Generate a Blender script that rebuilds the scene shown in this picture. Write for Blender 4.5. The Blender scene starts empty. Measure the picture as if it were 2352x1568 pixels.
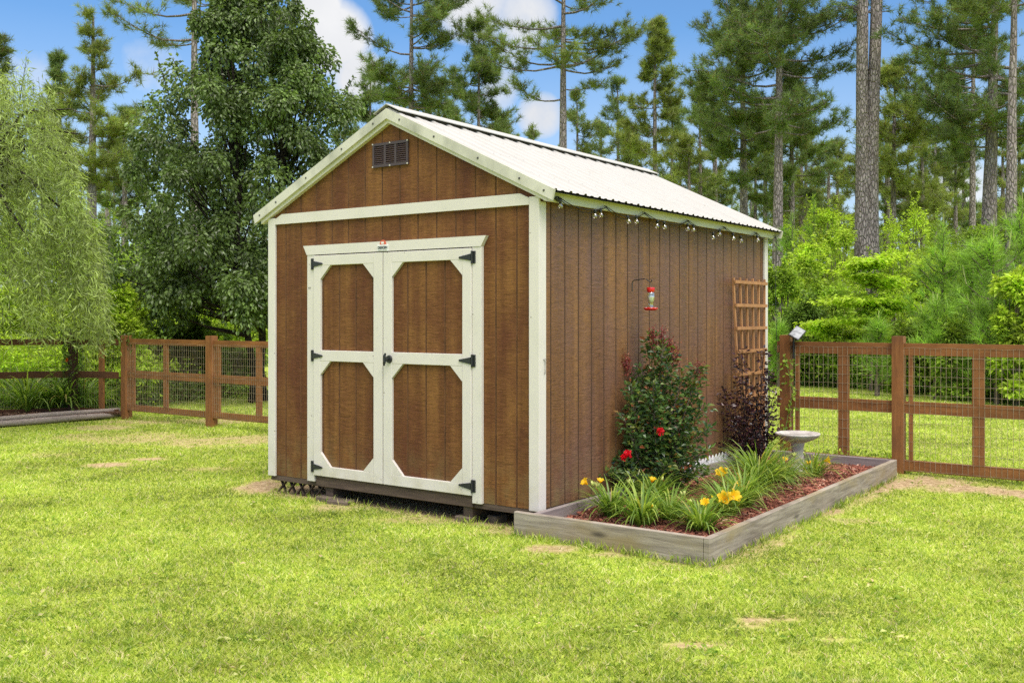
import bpy, math, random
import numpy as np
from mathutils import Vector
R = math.radians
rng = np.random.default_rng(7)
random.seed(7)
sc = bpy.context.scene
col = sc.collection

# ------------------------------------------------------------------ layout
CAMH = 1.3
FPX, HPY, CPX = 2317.6, 727.1, 1176.0        # focal length, horizon and centre in the 2352 px wide photograph
A = -0.6241                                  # heading of the shed front
U = np.array([math.cos(A), math.sin(A)]); Vv = np.array([-math.sin(A), math.cos(A)])
O = np.array([0.16337, 6.10653])             # front right corner of the shed on the ground
WID, LEN = 2.447, 3.66
def at(px, py, Y): return np.array([(px-CPX)/FPX*Y, Y, CAMH-(py-HPY)*Y/FPX])
def gnd(px, py, z=0.0): return at(px, py, FPX*(CAMH-z)/(py-HPY))
def W(s, t, z=0.0): return np.array([O[0]+U[0]*s+Vv[0]*t, O[1]+U[1]*s+Vv[1]*t, z])
def st(p):
    d = np.asarray(p)[..., :2]-O
    return d@U, d@Vv
def side_pt(px, s):
    """t of the point of the plane parallel to the shed's side at offset s seen in column px"""
    k = (px-CPX)/FPX; q = O+U*s
    return (q[0]-k*q[1])/(k*Vv[1]-Vv[0])
def back_pt(px, t):
    k = (px-CPX)/FPX; q = O+Vv*t
    return (q[0]-k*q[1])/(k*U[1]-U[0])

# ------------------------------------------------------------------ mesh builder
def unit(v):
    v = np.asarray(v, float); return v/np.maximum(np.linalg.norm(v, axis=-1, keepdims=True), 1e-9)
class MB:
    def __init__(s): s.v=[]; s.q=[]; s.t=[]; s.qm=[]; s.tm=[]; s.n=0
    def add(s, V, F, mi=0):
        V = np.asarray(V, float).reshape(-1,3); F = np.asarray(F, int)
        if len(F)==0: return
        s.v.append(V)
        if F.shape[1]==4: s.q.append(F+s.n); s.qm.append(np.full(len(F), mi))
        else: s.t.append(F+s.n); s.tm.append(np.full(len(F), mi))
        s.n += len(V)
    def box(s, lo, hi, mi=0):
        x0,y0,z0=lo; x1,y1,z1=hi
        V=[(x0,y0,z0),(x1,y0,z0),(x1,y1,z0),(x0,y1,z0),(x0,y0,z1),(x1,y0,z1),(x1,y1,z1),(x0,y1,z1)]
        s.add(V,[(0,3,2,1),(4,5,6,7),(0,1,5,4),(1,2,6,5),(2,3,7,6),(3,0,4,7)],mi)
    def cbox(s, lo, hi, b=.004, mi=0):
        """box with chamfered long edges all round"""
        lo=np.array(lo,float); hi=np.array(hi,float); b=min(b,*(0.45*(hi-lo)))
        V=[];ix={}
        for i in (0,1):
            for j in (0,1):
                for k in (0,1):
                    c=np.array([hi[0] if i else lo[0],hi[1] if j else lo[1],hi[2] if k else lo[2]])
                    sg=np.array([-1 if i else 1,-1 if j else 1,-1 if k else 1])*b
                    for ax in range(3):
                        o=sg.copy(); o[ax]=0
                        ix[(i,j,k,ax)]=len(V); V.append(c+o)
        q=[];t=[]
        for ax in range(3):
            a1,a2=(ax+1)%3,(ax+2)%3
            for side in (0,1):
                def key(p,r,axx=ax):
                    c=[0,0,0]; c[ax]=side; c[a1]=p; c[a2]=r; return ix[(c[0],c[1],c[2],axx)]
                f=[key(0,0),key(1,0),key(1,1),key(0,1)]
                q.append(f if side else f[::-1])
            for p in (0,1):
                for r in (0,1):
                    def k2(e,axx):
                        c=[0,0,0]; c[ax]=e; c[a1]=p; c[a2]=r; return ix[(c[0],c[1],c[2],axx)]
                    f=[k2(0,a1),k2(0,a2),k2(1,a2),k2(1,a1)]
                    q.append(f if (p!=r) else f[::-1])
        for i in (0,1):
            for j in (0,1):
                for k in (0,1):
                    f=[ix[(i,j,k,0)],ix[(i,j,k,1)],ix[(i,j,k,2)]]
                    t.append(f if (i+j+k)%2 else f[::-1])
        n=s.n
        s.add(V,q,mi); s.t.append(np.array(t)+n); s.tm.append(np.full(len(t),mi))
    def beam(s, p0, p1, w, h, up=(0,0,1), mi=0):
        p0=np.array(p0,float); p1=np.array(p1,float); d=unit(p1-p0)
        a=np.cross(d,up)
        if np.linalg.norm(a)<1e-4: a=np.cross(d,(1,0,0))
        a=unit(a); b=np.cross(a,d); V=[]
        for p in (p0,p1):
            for i,j in ((-1,-1),(1,-1),(1,1),(-1,1)): V.append(p+a*i*w/2+b*j*h/2)
        s.add(V,[(0,3,2,1),(4,5,6,7),(0,1,5,4),(1,2,6,5),(2,3,7,6),(3,0,4,7)],mi)
    def tube(s, pts, rad, n=8, mi=0, cap=True):
        pts=np.asarray(pts,float); m=len(pts); rad=np.broadcast_to(np.asarray(rad,float),(m,))
        d=unit(np.gradient(pts,axis=0)); ref=np.array([0,0,1.]) if abs(d[0][2])<.9 else np.array([1.,0,0])
        a=unit(np.cross(d,ref)); b=np.cross(d,a)
        th=np.arange(n)*2*math.pi/n
        V=pts[:,None]+rad[:,None,None]*(a[:,None]*np.cos(th)[None,:,None]+b[:,None]*np.sin(th)[None,:,None])
        F=[(i*n+j,i*n+(j+1)%n,(i+1)*n+(j+1)%n,(i+1)*n+j) for i in range(m-1) for j in range(n)]
        base=s.n; s.add(V.reshape(-1,3),F,mi)
        if cap:
            for i,fl in ((0,0),(m-1,1)):
                c=[base+i*n+j for j in range(n)]
                t=[(c[0],c[j+1],c[j]) if fl==0 else (c[0],c[j],c[j+1]) for j in range(1,n-1)]
                s.t.append(np.array(t)); s.tm.append(np.full(len(t),mi))
    def sticks(s, P0, P1, r0, r1, mi=0):
        """many 3-sided tapered twigs at once"""
        P0=np.asarray(P0,float); P1=np.asarray(P1,float); N=len(P0)
        if N==0: return
        d=unit(P1-P0); a=unit(np.cross(d,unit(rng.normal(size=(N,3))))); b=np.cross(d,a)
        r0=np.broadcast_to(r0,(N,))[:,None]; r1=np.broadcast_to(r1,(N,))[:,None]
        V=np.empty((N,6,3))
        for k in range(3):
            o=a*math.cos(k*2.0944)+b*math.sin(k*2.0944)
            V[:,k]=P0+o*r0; V[:,3+k]=P1+o*r1
        F=np.array([(0,1,4,3),(1,2,5,4),(2,0,3,5)])
        s.add(V.reshape(-1,3),(F[None]+np.arange(N)[:,None,None]*6).reshape(-1,4),mi)
    def lathe(s, prof, n=24, c=(0,0,0), mi=0, flute=None):
        prof=np.asarray(prof,float); m=len(prof); th=np.arange(n)*2*math.pi/n
        V=np.empty((m,n,3))
        for i,(r,z) in enumerate(prof):
            rr=r*(1+(flute[i]*np.where(np.arange(n)%2==0,1,-1) if flute is not None else 0))
            V[i,:,0]=c[0]+rr*np.cos(th); V[i,:,1]=c[1]+rr*np.sin(th); V[i,:,2]=c[2]+z
        F=[(i*n+j,i*n+(j+1)%n,(i+1)*n+(j+1)%n,(i+1)*n+j) for i in range(m-1) for j in range(n)]
        s.add(V.reshape(-1,3),F,mi)
    def prism(s, poly, y0, y1, mi=0):
        """polygon in x,z (counter clockwise seen from -y), extruded from y0 to y1"""
        n=len(poly); V=[(x,y0,z) for x,z in poly]+[(x,y1,z) for x,z in poly]
        q=[(i,n+i,n+(i+1)%n,(i+1)%n) for i in range(n)]; base=s.n
        s.add(V,q,mi)
        t=[(0,i,i+1) for i in range(1,n-1)]+[(n,n+i+1,n+i) for i in range(1,n-1)]
        s.t.append(np.array(t)+base); s.tm.append(np.full(len(t),mi))
    def frame(s, outer, inner, y0, y1, mi=0):
        """flat ring between two outlines with equal point counts (x,z), extruded"""
        n=len(outer); V=[(x,y0,z) for x,z in outer]+[(x,y0,z) for x,z in inner]+[(x,y1,z) for x,z in outer]+[(x,y1,z) for x,z in inner]
        F=[]
        for i in range(n):
            j=(i+1)%n
            F+=[(i,j,n+j,n+i),(2*n+j,2*n+i,3*n+i,3*n+j),(j,i,2*n+i,2*n+j),(n+i,n+j,3*n+j,3*n+i)]
        s.add(V,F,mi)
    def leaves(s, P, D, L, Wd, up=.6, mi=0, fold=.12):
        P=np.asarray(P,float); N=len(P)
        if N==0: return
        D=unit(D); nr=unit(rng.normal(size=(N,3))+np.array([0,0,up*2])); S=unit(np.cross(D,nr)); nr=np.cross(S,D)
        L=np.broadcast_to(L,(N,))[:,None]; Wd=np.broadcast_to(Wd,(N,))[:,None]
        V=np.empty((N,4,3)); V[:,0]=P; V[:,2]=P+D*L-nr*L*.15
        V[:,1]=P+D*L*.45+S*Wd*.5+nr*L*fold; V[:,3]=P+D*L*.45-S*Wd*.5+nr*L*fold
        s.add(V.reshape(-1,3),np.arange(N*4).reshape(-1,4),mi)
    def needles(s, C, Ax, m, L, w, spread=.9, mi=0):
        C=np.repeat(np.asarray(C,float),m,0); Ax=np.repeat(unit(Ax),m,0); N=len(C)
        D=unit(Ax*.7+unit(rng.normal(size=(N,3)))*spread); S=unit(np.cross(D,rng.normal(size=(N,3))))
        Ls=(L*rng.uniform(.65,1.1,N))[:,None]; B=C+Ax*(rng.uniform(-.3,.3,N)*L)[:,None]
        V=np.empty((N,3,3)); V[:,0]=B-S*w/2; V[:,1]=B+S*w/2; V[:,2]=B+D*Ls
        s.add(V.reshape(-1,3),np.arange(N*3).reshape(-1,3),mi)
    def build(s, name, mats, parent=None, smooth=False):
        me=bpy.data.meshes.new(name)
        V=np.concatenate(s.v) if s.v else np.zeros((0,3))
        Q=np.concatenate(s.q) if s.q else np.zeros((0,4),int); T=np.concatenate(s.t) if s.t else np.zeros((0,3),int)
        me.vertices.add(len(V)); me.vertices.foreach_set('co',V.astype(np.float32).ravel())
        me.loops.add(Q.size+T.size); me.loops.foreach_set('vertex_index',np.concatenate([Q.ravel(),T.ravel()]).astype(np.int32))
        me.polygons.add(len(Q)+len(T))
        me.polygons.foreach_set('loop_start',np.concatenate([np.arange(len(Q))*4,Q.size+np.arange(len(T))*3]).astype(np.int32))
        mi=np.concatenate(s.qm+s.tm) if (s.qm or s.tm) else np.zeros(0)
        me.polygons.foreach_set('material_index',mi.astype(np.int32))
        me.polygons.foreach_set('use_smooth',np.full(len(Q)+len(T),bool(smooth)))
        me.update(calc_edges=True)
        for m in (mats if isinstance(mats,(list,tuple)) else [mats]): me.materials.append(m)
        o=bpy.data.objects.new(name,me); col.objects.link(o)
        if parent: o.parent=parent
        return o
def tag(o, label=None, cat=None, group=None, kind=None):
    for k,v in (('label',label),('category',cat),('group',group),('kind',kind)):
        if v: o[k]=v
    return o
def empty(name, loc, rz=0.0, label=None, cat=None, group=None):
    o=bpy.data.objects.new(name,None); col.objects.link(o); o.empty_display_size=.1
    o.location=tuple(float(c) for c in loc); o.rotation_euler=(0,0,rz)
    return tag(o,label,cat,group)

# ------------------------------------------------------------------ materials
def newmat(name):
    m=bpy.data.materials.new(name); m.use_nodes=True; nt=m.node_tree
    b=nt.nodes['Principled BSDF']; return m,nt,b
def nd(nt, t, **kw):
    n=nt.nodes.new(t)
    for k,v in kw.items():
        if k in n.inputs: n.inputs[k].default_value=v
        else: setattr(n,k,v)
    return n
def lk(nt,a,b): nt.links.new(a,b)
def noise(nt, scale, detail=4, stretch=None, coord='Object', rough=.55, dist=0):
    tc=nd(nt,'ShaderNodeTexCoord'); src=tc.outputs[coord]
    if stretch:
        mp=nd(nt,'ShaderNodeMapping'); mp.inputs['Scale'].default_value=stretch; lk(nt,src,mp.inputs['Vector']); src=mp.outputs[0]
    n=nd(nt,'ShaderNodeTexNoise',Scale=scale,Detail=detail,Roughness=rough,Distortion=dist); lk(nt,src,n.inputs['Vector']); return n.outputs['Fac']
def ramp(nt, fac, stops, interp='LINEAR'):
    r=nd(nt,'ShaderNodeValToRGB'); e=r.color_ramp; e.interpolation=interp
    while len(e.elements)>len(stops): e.elements.remove(e.elements[-1])
    while len(e.elements)<len(stops): e.elements.new(1)
    for k,(p,c) in enumerate(stops):
        e.elements[k].position=p; e.elements[k].color=(c,c,c,1) if isinstance(c,(int,float)) else (*c,1)
    lk(nt,fac,r.inputs[0]); return r.outputs[0]
def mix(nt, fac, a, b, mode='MIX'):
    m=nd(nt,'ShaderNodeMix',data_type='RGBA',blend_type=mode)
    for sock,v in ((m.inputs[0],fac),(m.inputs[6],a),(m.inputs[7],b)):
        if hasattr(v,'is_output'): lk(nt,v,sock)
        else: sock.default_value=v if isinstance(v,(int,float)) else (*v,1)
    return m.outputs[2]
def math2(nt, op, a, b=0.0, clamp=False):
    m=nd(nt,'ShaderNodeMath',operation=op,use_clamp=clamp)
    for i,v in enumerate((a,b)):
        if hasattr(v,'is_output'): lk(nt,v,m.inputs[i])
        else: m.inputs[i].default_value=v
    return m.outputs[0]
def bump(nt,b,h,strength=.4,dist=.005):
    n=nd(nt,'ShaderNodeBump',Strength=strength,Distance=dist); lk(nt,h,n.inputs['Height']); lk(nt,n.outputs[0],b.inputs['Normal'])
def simple(name, c, rough=.5, metal=0, spec=None, c2=None, scale=8, bumpd=0, stretch=None):
    m,nt,b=newmat(name); b.inputs['Roughness'].default_value=rough; b.inputs['Metallic'].default_value=metal
    if spec is not None: b.inputs['Specular IOR Level'].default_value=spec
    f=noise(nt,scale,5,stretch)
    c2=c2 or tuple(x*.78 for x in c)
    lk(nt,ramp(nt,f,[(.3,c2),(.7,c)]),b.inputs['Base Color'])
    if bumpd: bump(nt,b,f,.5,bumpd)
    return m
def wood(name, c1, c2, grain=(3,60,60), rough=.7, stain=None, knots=False, amt=1.0):
    """grain runs along the object's local x unless the stretch says otherwise"""
    m,nt,b=newmat(name); b.inputs['Roughness'].default_value=rough; b.inputs['Specular IOR Level'].default_value=.3
    g=noise(nt,1,6,grain,rough=.65,dist=.6); base=ramp(nt,g,[(.28,c2),(.72,c1)])
    big=noise(nt,1.6,3); base=mix(nt,.55*amt,base,ramp(nt,big,[(.35,.55),(.65,1.0)]),'MULTIPLY')
    if stain:
        f=ramp(nt,noise(nt,2.2,5,(1,1,2.5)),[(.5,0),(.68,1)]); base=mix(nt,math2(nt,'MULTIPLY',f,stain[1]),base,stain[0])
    if knots:
        tc=nd(nt,'ShaderNodeTexCoord'); mp=nd(nt,'ShaderNodeMapping'); mp.inputs['Scale'].default_value=(1.6,1.6,5); lk(nt,tc.outputs['Object'],mp.inputs[0])
        v=nd(nt,'ShaderNodeTexVoronoi',Scale=1.3); lk(nt,mp.outputs[0],v.inputs['Vector'])
        base=mix(nt,ramp(nt,v.outputs['Distance'],[(.07,.9),(.16,0)]),base,tuple(x*.35 for x in c2))
    lk(nt,base,b.inputs['Base Color']); bump(nt,b,g,.45,.004); return m
def leafmat(name, stops, trans=.35, rough=.5, var=.5, vscale=1.5, spec=.35, tcol=1.35, fine=0):
    m,nt,b=newmat(name); b.inputs['Roughness'].default_value=rough; b.inputs['Specular IOR Level'].default_value=spec
    g=nd(nt,'ShaderNodeNewGeometry'); c=ramp(nt,g.outputs['Random Per Island'],stops)
    f=ramp(nt,noise(nt,vscale,2),[(.3,1-var),(.7,1+var*.4)]); c=mix(nt,1,c,f,'MULTIPLY')
    if fine:
        f2=noise(nt,fine,3,rough=.7); c=mix(nt,1,c,ramp(nt,f2,[(.33,(.55,.68,.55)),(.47,(1,1,1)),(.58,(1,1,1)),(.7,(1.18,1.0,1.5))]),'MULTIPLY')
    lk(nt,c,b.inputs['Base Color'])
    t=nd(nt,'ShaderNodeBsdfTranslucent'); lk(nt,mix(nt,1,c,(tcol,tcol*1.05,.75),'MULTIPLY'),t.inputs[0])
    x=nd(nt,'ShaderNodeMixShader'); x.inputs[0].default_value=trans
    lk(nt,b.outputs[0],x.inputs[1]); lk(nt,t.outputs[0],x.inputs[2]); lk(nt,x.outputs[0],nt.nodes['Material Output'].inputs[0]); return m
def spread(c, d=.35, dry=None):
    a=np.array(c); s=[(0,tuple(a*(1-d))),(.5,tuple(a)),(.93 if dry else 1,tuple(a*(1+d)))]
    if dry: s.append((.97,dry))
    return s

def siding(name, hi=1.0, sheen=.35, blotc=(.100,.032,.020)):
    m,nt,b=newmat(name); b.inputs['Specular IOR Level'].default_value=sheen
    sx=(13,13,72); g=noise(nt,1,5,sx,rough=.62,dist=1.1)            # embossed cross grain
    v=noise(nt,1,5,(11,11,.35),rough=.6); blot=noise(nt,2.6,5,(1,1,.7),rough=.6)
    c=ramp(nt,v,[(.3,(.118*hi,.050*hi,.021*hi)),(.5,(.178*hi,.079*hi,.028*hi)),(.7,(.245*hi,.116*hi,.038*hi))])
    c=mix(nt,ramp(nt,blot,[(.4,0),(.66,.75)]),c,blotc)
    c=mix(nt,ramp(nt,g,[(.30,.5),(.54,0)]),c,(.045*hi,.018*hi,.007*hi)); c=mix(nt,ramp(nt,g,[(.60,0),(.76,.28)]),c,(.42*hi,.22*hi,.09*hi))
    fl=noise(nt,160,1); c=mix(nt,ramp(nt,fl,[(.78,0),(.82,.4)]),c,(.4,.3,.2))
    tcs=nd(nt,'ShaderNodeTexCoord'); sz=nd(nt,'ShaderNodeSeparateXYZ'); lk(nt,tcs.outputs['Object'],sz.inputs[0])
    spl=math2(nt,'MULTIPLY',ramp(nt,sz.outputs['Z'],[(.12,1),(.5,0)]),ramp(nt,noise(nt,7,5),[(.4,0),(.7,.6)])); c=mix(nt,spl,c,(.20,.16,.07))
    lk(nt,c,b.inputs['Base Color']); lk(nt,ramp(nt,v,[(.3,.42),(.7,.6)]),b.inputs['Roughness'])
    bump(nt,b,g,.75,.006); return m
SID_F=siding('siding_front',1.0,.12); SID_S=siding('siding_side',1.0,.5,(.150,.074,.058)); GROOVEM=simple('siding_groove_shadow',(.15,.065,.024),.7,c2=(.075,.032,.012),scale=6); GROOVED=simple('side_groove_shadow',(.085,.038,.016),.7,c2=(.045,.020,.009),scale=6)  # dark groove colours paint in the shadow line of each groove
GROOVE=simple('siding_groove_lit',(.30,.13,.045),.6,c2=(.12,.05,.018),scale=6)  # lighter groove edge, the lit line painted into the colour
def paint(name, c, dirt=(.45,.45,.36), amt=.25, rough=.55, grain=(60,60,14)):
    m,nt,b=newmat(name); b.inputs['Roughness'].default_value=rough
    g=noise(nt,1,5,grain,rough=.6,dist=.5)
    k=mix(nt,ramp(nt,noise(nt,5,5,(1,1,.6)),[(.45,0),(.75,amt)]),c,dirt)
    k=mix(nt,ramp(nt,g,[(.3,.16),(.45,0)]),k,tuple(x*.72 for x in c))
    tcp=nd(nt,'ShaderNodeTexCoord'); vp=nd(nt,'ShaderNodeTexVoronoi',Scale=9); lk(nt,tcp.outputs['Object'],vp.inputs['Vector'])
    k=mix(nt,ramp(nt,vp.outputs['Distance'],[(.035,.75),(.05,0)]),k,(.16,.13,.10))
    sz=nd(nt,'ShaderNodeSeparateXYZ'); lk(nt,tcp.outputs['Object'],sz.inputs[0])
    spl=math2(nt,'MULTIPLY',ramp(nt,sz.outputs['Z'],[(.12,1),(.42,0)]),ramp(nt,noise(nt,9,5),[(.42,0),(.7,.55)])); k=mix(nt,spl,k,(.42,.38,.25))
    lk(nt,k,b.inputs['Base Color']); bump(nt,b,g,.10,.003); return m
CREAM=(.64,.60,.575)
TRIM=paint('cream_paint',CREAM); TRIMH=paint('cream_paint_across',CREAM,grain=(14,60,75))
RAKE=paint('weathered_cream_metal',(.58,.56,.50),(.25,.25,.20),.8,.45,(4,4,4))
FASC=paint('fascia_paint',(.64,.62,.51),(.5,.52,.33),.5)
ROOF=paint('white_metal_roof',(.40,.392,.38),(.32,.31,.285),.35,.5,(3,3,3))
BLACK=simple('black_iron',(.018,.02,.024),.45,spec=.5); DARKV=simple('dark_brown_plastic',(.070,.046,.048),.4)
SCREW=simple('screw_head',(.10,.09,.085),.4,.4); NAIL=simple('bright_screw',(.8,.75,.66),.35,.3)
VOID=simple('dark_gap',(.035,.030,.026),.9)
BEAMW=wood('weathered_dark_beam',(.15,.105,.082),(.065,.044,.036),(4,50,50),.8)
OLDW=wood('weathered_grey_timber',(.44,.385,.325),(.15,.122,.098),(3.5,3.5,48),.85,((.27,.21,.10),.75),True,.8)
OLDI=wood('purple_grey_timber',(.34,.29,.285),(.17,.14,.145),(2.2,2.2,42),.75,((.22,.17,.15),.5),True,.6)  # inner boards in a darker, purpler grey
FENCE=wood('stained_fence_wood',(.33,.140,.046),(.175,.067,.021),(5,5,26),.65,((.12,.05,.02),.5),False,.7)
FENCEV=wood('stained_fence_post_wood',(.335,.145,.050),(.18,.070,.024),(28,28,3),.65,((.13,.06,.03),.5),False,.7)
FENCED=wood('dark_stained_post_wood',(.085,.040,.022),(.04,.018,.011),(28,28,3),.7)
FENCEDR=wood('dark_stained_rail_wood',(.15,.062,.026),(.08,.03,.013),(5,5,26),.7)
TRELW=wood('cedar_lattice_wood',(.56,.29,.13),(.36,.165,.068),(30,30,6),.65)
LOGW=wood('grey_log_wood',(.44,.37,.34),(.25,.20,.18),(3,40,40),.8)
WIRE=simple('galvanised_wire',(.42,.36,.27),.5,.2,c2=(.26,.18,.10),scale=14)
CONC=simple('weathered_concrete',(.62,.58,.55),.85,c2=(.34,.31,.29),scale=16,bumpd=.004)
BLOCK=simple('stained_block',(.16,.12,.09),.9,c2=(.085,.065,.05),scale=20,bumpd=.004)
RED=simple('red_plastic',(.62,.012,.014),.25,spec=.6,c2=(.5,.008,.01)); WHITE=simple('white_enamel',(.80,.80,.82),.4)
INK=simple('dark_ink',(.03,.04,.05),.5); BARNRED=simple('red_emblem_paint',(.62,.13,.07),.4,c2=(.5,.09,.05))
def glass(name,c=(1,1,1),rough=.03,alpha_mix=.55):
    m,nt,b=newmat(name); gl=nd(nt,'ShaderNodeBsdfGlossy',Roughness=rough); tr=nd(nt,'ShaderNodeBsdfTransparent'); tr.inputs[0].default_value=(*c,1)
    lw=nd(nt,'ShaderNodeLayerWeight',Blend=.35); x=nd(nt,'ShaderNodeMixShader')
    f=math2(nt,'ADD',math2(nt,'MULTIPLY',lw.outputs['Facing'],.75),alpha_mix*.35,True); lk(nt,f,x.inputs[0]); lk(nt,tr.outputs[0],x.inputs[1]); lk(nt,gl.outputs[0],x.inputs[2])
    lk(nt,x.outputs[0],nt.nodes['Material Output'].inputs[0]); return m
GLASS=glass('clear_bulb_glass',(.97,.93,.85)); GLASSF=glass('clear_bottle_glass',(.93,.96,.95),.06,.8)
PANEL=simple('solar_cell_glass',(.42,.44,.48),.12,spec=.8,c2=(.10,.11,.13),scale=26)
def barkmat(name,c1,c2,sc_=1.0):
    m,nt,b=newmat(name); b.inputs['Roughness'].default_value=.9; b.inputs['Specular IOR Level'].default_value=.15
    tc=nd(nt,'ShaderNodeTexCoord'); mp=nd(nt,'ShaderNodeMapping'); mp.inputs['Scale'].default_value=(9*sc_,9*sc_,3.2*sc_); lk(nt,tc.outputs['Object'],mp.inputs[0])
    v=nd(nt,'ShaderNodeTexVoronoi',feature='DISTANCE_TO_EDGE',Scale=2.6); lk(nt,mix(nt,.22,mp.outputs[0],nd(nt,'ShaderNodeTexNoise',Scale=9,Detail=4).outputs['Color']),v.inputs['Vector'])
    n=noise(nt,11*sc_,6,(1,1,.35)); c=ramp(nt,n,[(.3,c2),(.7,c1)])
    c=mix(nt,ramp(nt,v.outputs['Distance'],[(.02,.6),(.16,0)]),c,tuple(x*.42 for x in c2)); lk(nt,c,b.inputs['Base Color'])
    h=math2(nt,'ADD',ramp(nt,v.outputs['Distance'],[(0,0),(.2,1)]),math2(nt,'MULTIPLY',n,.6)); bump(nt,b,h,.9,.03); return m
BARK=barkmat('pine_bark',(.40,.355,.345),(.20,.165,.16)); BARKD=barkmat('dark_bark',(.085,.07,.06),(.04,.032,.028),2); TWIG=simple('twig_bark',(.13,.10,.08),.9)
BARKF=barkmat('far_pine_bark',(.34,.30,.285),(.19,.16,.15),.7)
RUST=(.20,.085,.03)
PINE=[leafmat('pine_needles_'+n,spread(c,.45,RUST),.35,.5,.45,.9) for n,c in (('mid',(.205,.275,.075)),('deep',(.170,.245,.078)),('olive',(.250,.310,.075)))]
PINEF=leafmat('pine_needles_distant',spread((.27,.345,.12),.35),.3,.6,.4,.6)
YPINE=leafmat('young_pine_needles',spread((.27,.44,.075),.5),.45,.45,.45,2)
CANDLE=simple('pine_candle',(.42,.46,.17),.6)
PEARL=leafmat('dark_glossy_leaf',spread((.130,.195,.052),.6),.32,.36,.45,1.2,.5)
WILL=leafmat('willow_leaf',spread((.31,.39,.125),.55),.4,.45,.5,1.4)
BRIGHT=leafmat('bright_leaf',spread((.47,.61,.070),.45),.38,.5,.5,1.3)
MIDL=leafmat('mid_green_leaf',spread((.33,.47,.060),.4),.4,.5,.5,1.3)
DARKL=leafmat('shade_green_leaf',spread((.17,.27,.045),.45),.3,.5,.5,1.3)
DOGW=leafmat('lime_leaf',spread((.45,.60,.060),.3),.45,.5,.35,1.5)
MYRT=leafmat('glossy_myrtle_leaf',[(0,(.030,.070,.025)),(.5,(.085,.165,.045)),(.8,(.16,.25,.055)),(.93,(.24,.23,.045)),(.97,(.28,.09,.04))],.28,.3,.3,5,.6)
MYRT_TIP=leafmat('reddish_seed_head',[(0,(.16,.025,.03)),(.6,(.27,.05,.05)),(1,(.36,.14,.06))],.2,.5,.3,5)
MYRT_RED=leafmat('red_petal',[(0,(.62,.004,.018)),(1,(.85,.012,.03))],.3,.5,.2,5)
PURP=leafmat('dark_purple_leaf',[(0,(.018,.008,.013)),(.6,(.045,.016,.024)),(.9,(.085,.026,.034)),(1,(.15,.07,.06))],.12,.3,.3,5,.6)
LILY=leafmat('daylily_leaf',[(0,(.12,.22,.035)),(.5,(.23,.37,.055)),(.9,(.40,.51,.09)),(.97,(.58,.48,.13))],.42,.4,.3,5,.45)
YELLOW=leafmat('yellow_petal',[(0,(.80,.47,.008)),(1,(.92,.62,.02))],.35,.5,.15,6); ORANGE=leafmat('orange_petal',[(0,(.85,.16,.01)),(1,(.95,.24,.015))],.3,.5,.1,6)
BUD=simple('pale_bud',(.50,.55,.16),.5); STALK=simple('green_stalk',(.16,.25,.06),.6)
GRASS=leafmat('lawn_blade',[(0,(.14,.25,.025)),(.3,(.34,.46,.045)),(.68,(.53,.62,.10)),(.88,(.66,.68,.28)),(1,(.66,.52,.32))],.35,.6,.45,1.1,.25,1.15,7.0)
CHIP=leafmat('red_mulch_chip',[(0,(.11,.042,.032)),(.45,(.29,.10,.070)),(.85,(.44,.17,.115)),(1,(.58,.38,.28))],0,.85,.25,6,.2)
CHIPB=leafmat('brown_mulch_chip',[(0,(.05,.025,.016)),(.5,(.15,.075,.045)),(1,(.33,.21,.14))],0,.9,.25,6,.2)
SOIL=simple('red_mulch_bed',(.24,.075,.052),.95,c2=(.10,.034,.026),scale=40,bumpd=.01)

# ------------------------------------------------------------------ camera, light, sky
cam=bpy.data.cameras.new('camera'); co=bpy.data.objects.new('camera',cam); col.objects.link(co); sc.camera=co
co.location=(0,0,CAMH); co.rotation_euler=(R(90),0,0); cam.lens=35.475; cam.sensor_width=36; cam.shift_y=-.0242; cam.clip_end=2000; cam.clip_start=.05
SUNEL,SD=R(56),unit(np.array([.42,-.91]))
S=Vector((SD[0]*math.cos(SUNEL),SD[1]*math.cos(SUNEL),math.sin(SUNEL)))
sl=bpy.data.lights.new('sun','SUN'); sl.energy=1.25; sl.angle=R(34); sl.color=(1,.955,.88)
so=bpy.data.objects.new('sun',sl); col.objects.link(so); so.rotation_euler=S.to_track_quat('Z','Y').to_euler(); so.location=(3,-6,14)
w=bpy.data.worlds.new('World'); sc.world=w; w.use_nodes=True; nt=w.node_tree; nt.nodes.clear()
out=nd(nt,'ShaderNodeOutputWorld'); bg=nd(nt,'ShaderNodeBackground',Strength=.13); lk(nt,bg.outputs[0],out.inputs[0])
sky=nd(nt,'ShaderNodeTexSky',sky_type='NISHITA'); sky.sun_disc=False; sky.sun_elevation=SUNEL; sky.sun_rotation=math.atan2(SD[0],SD[1])
sky.air_density=1.0; sky.dust_density=.6; sky.ozone_density=1.6
tc=nd(nt,'ShaderNodeTexCoord'); d=tc.outputs['Generated']
n1=nd(nt,'ShaderNodeTexNoise',Scale=5.5,Detail=7,Roughness=.6); lk(nt,d,n1.inputs['Vector'])
n2=nd(nt,'ShaderNodeTexNoise',Scale=2.2,Detail=6,Roughness=.55); lk(nt,d,n2.inputs['Vector'])
mask=None
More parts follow.
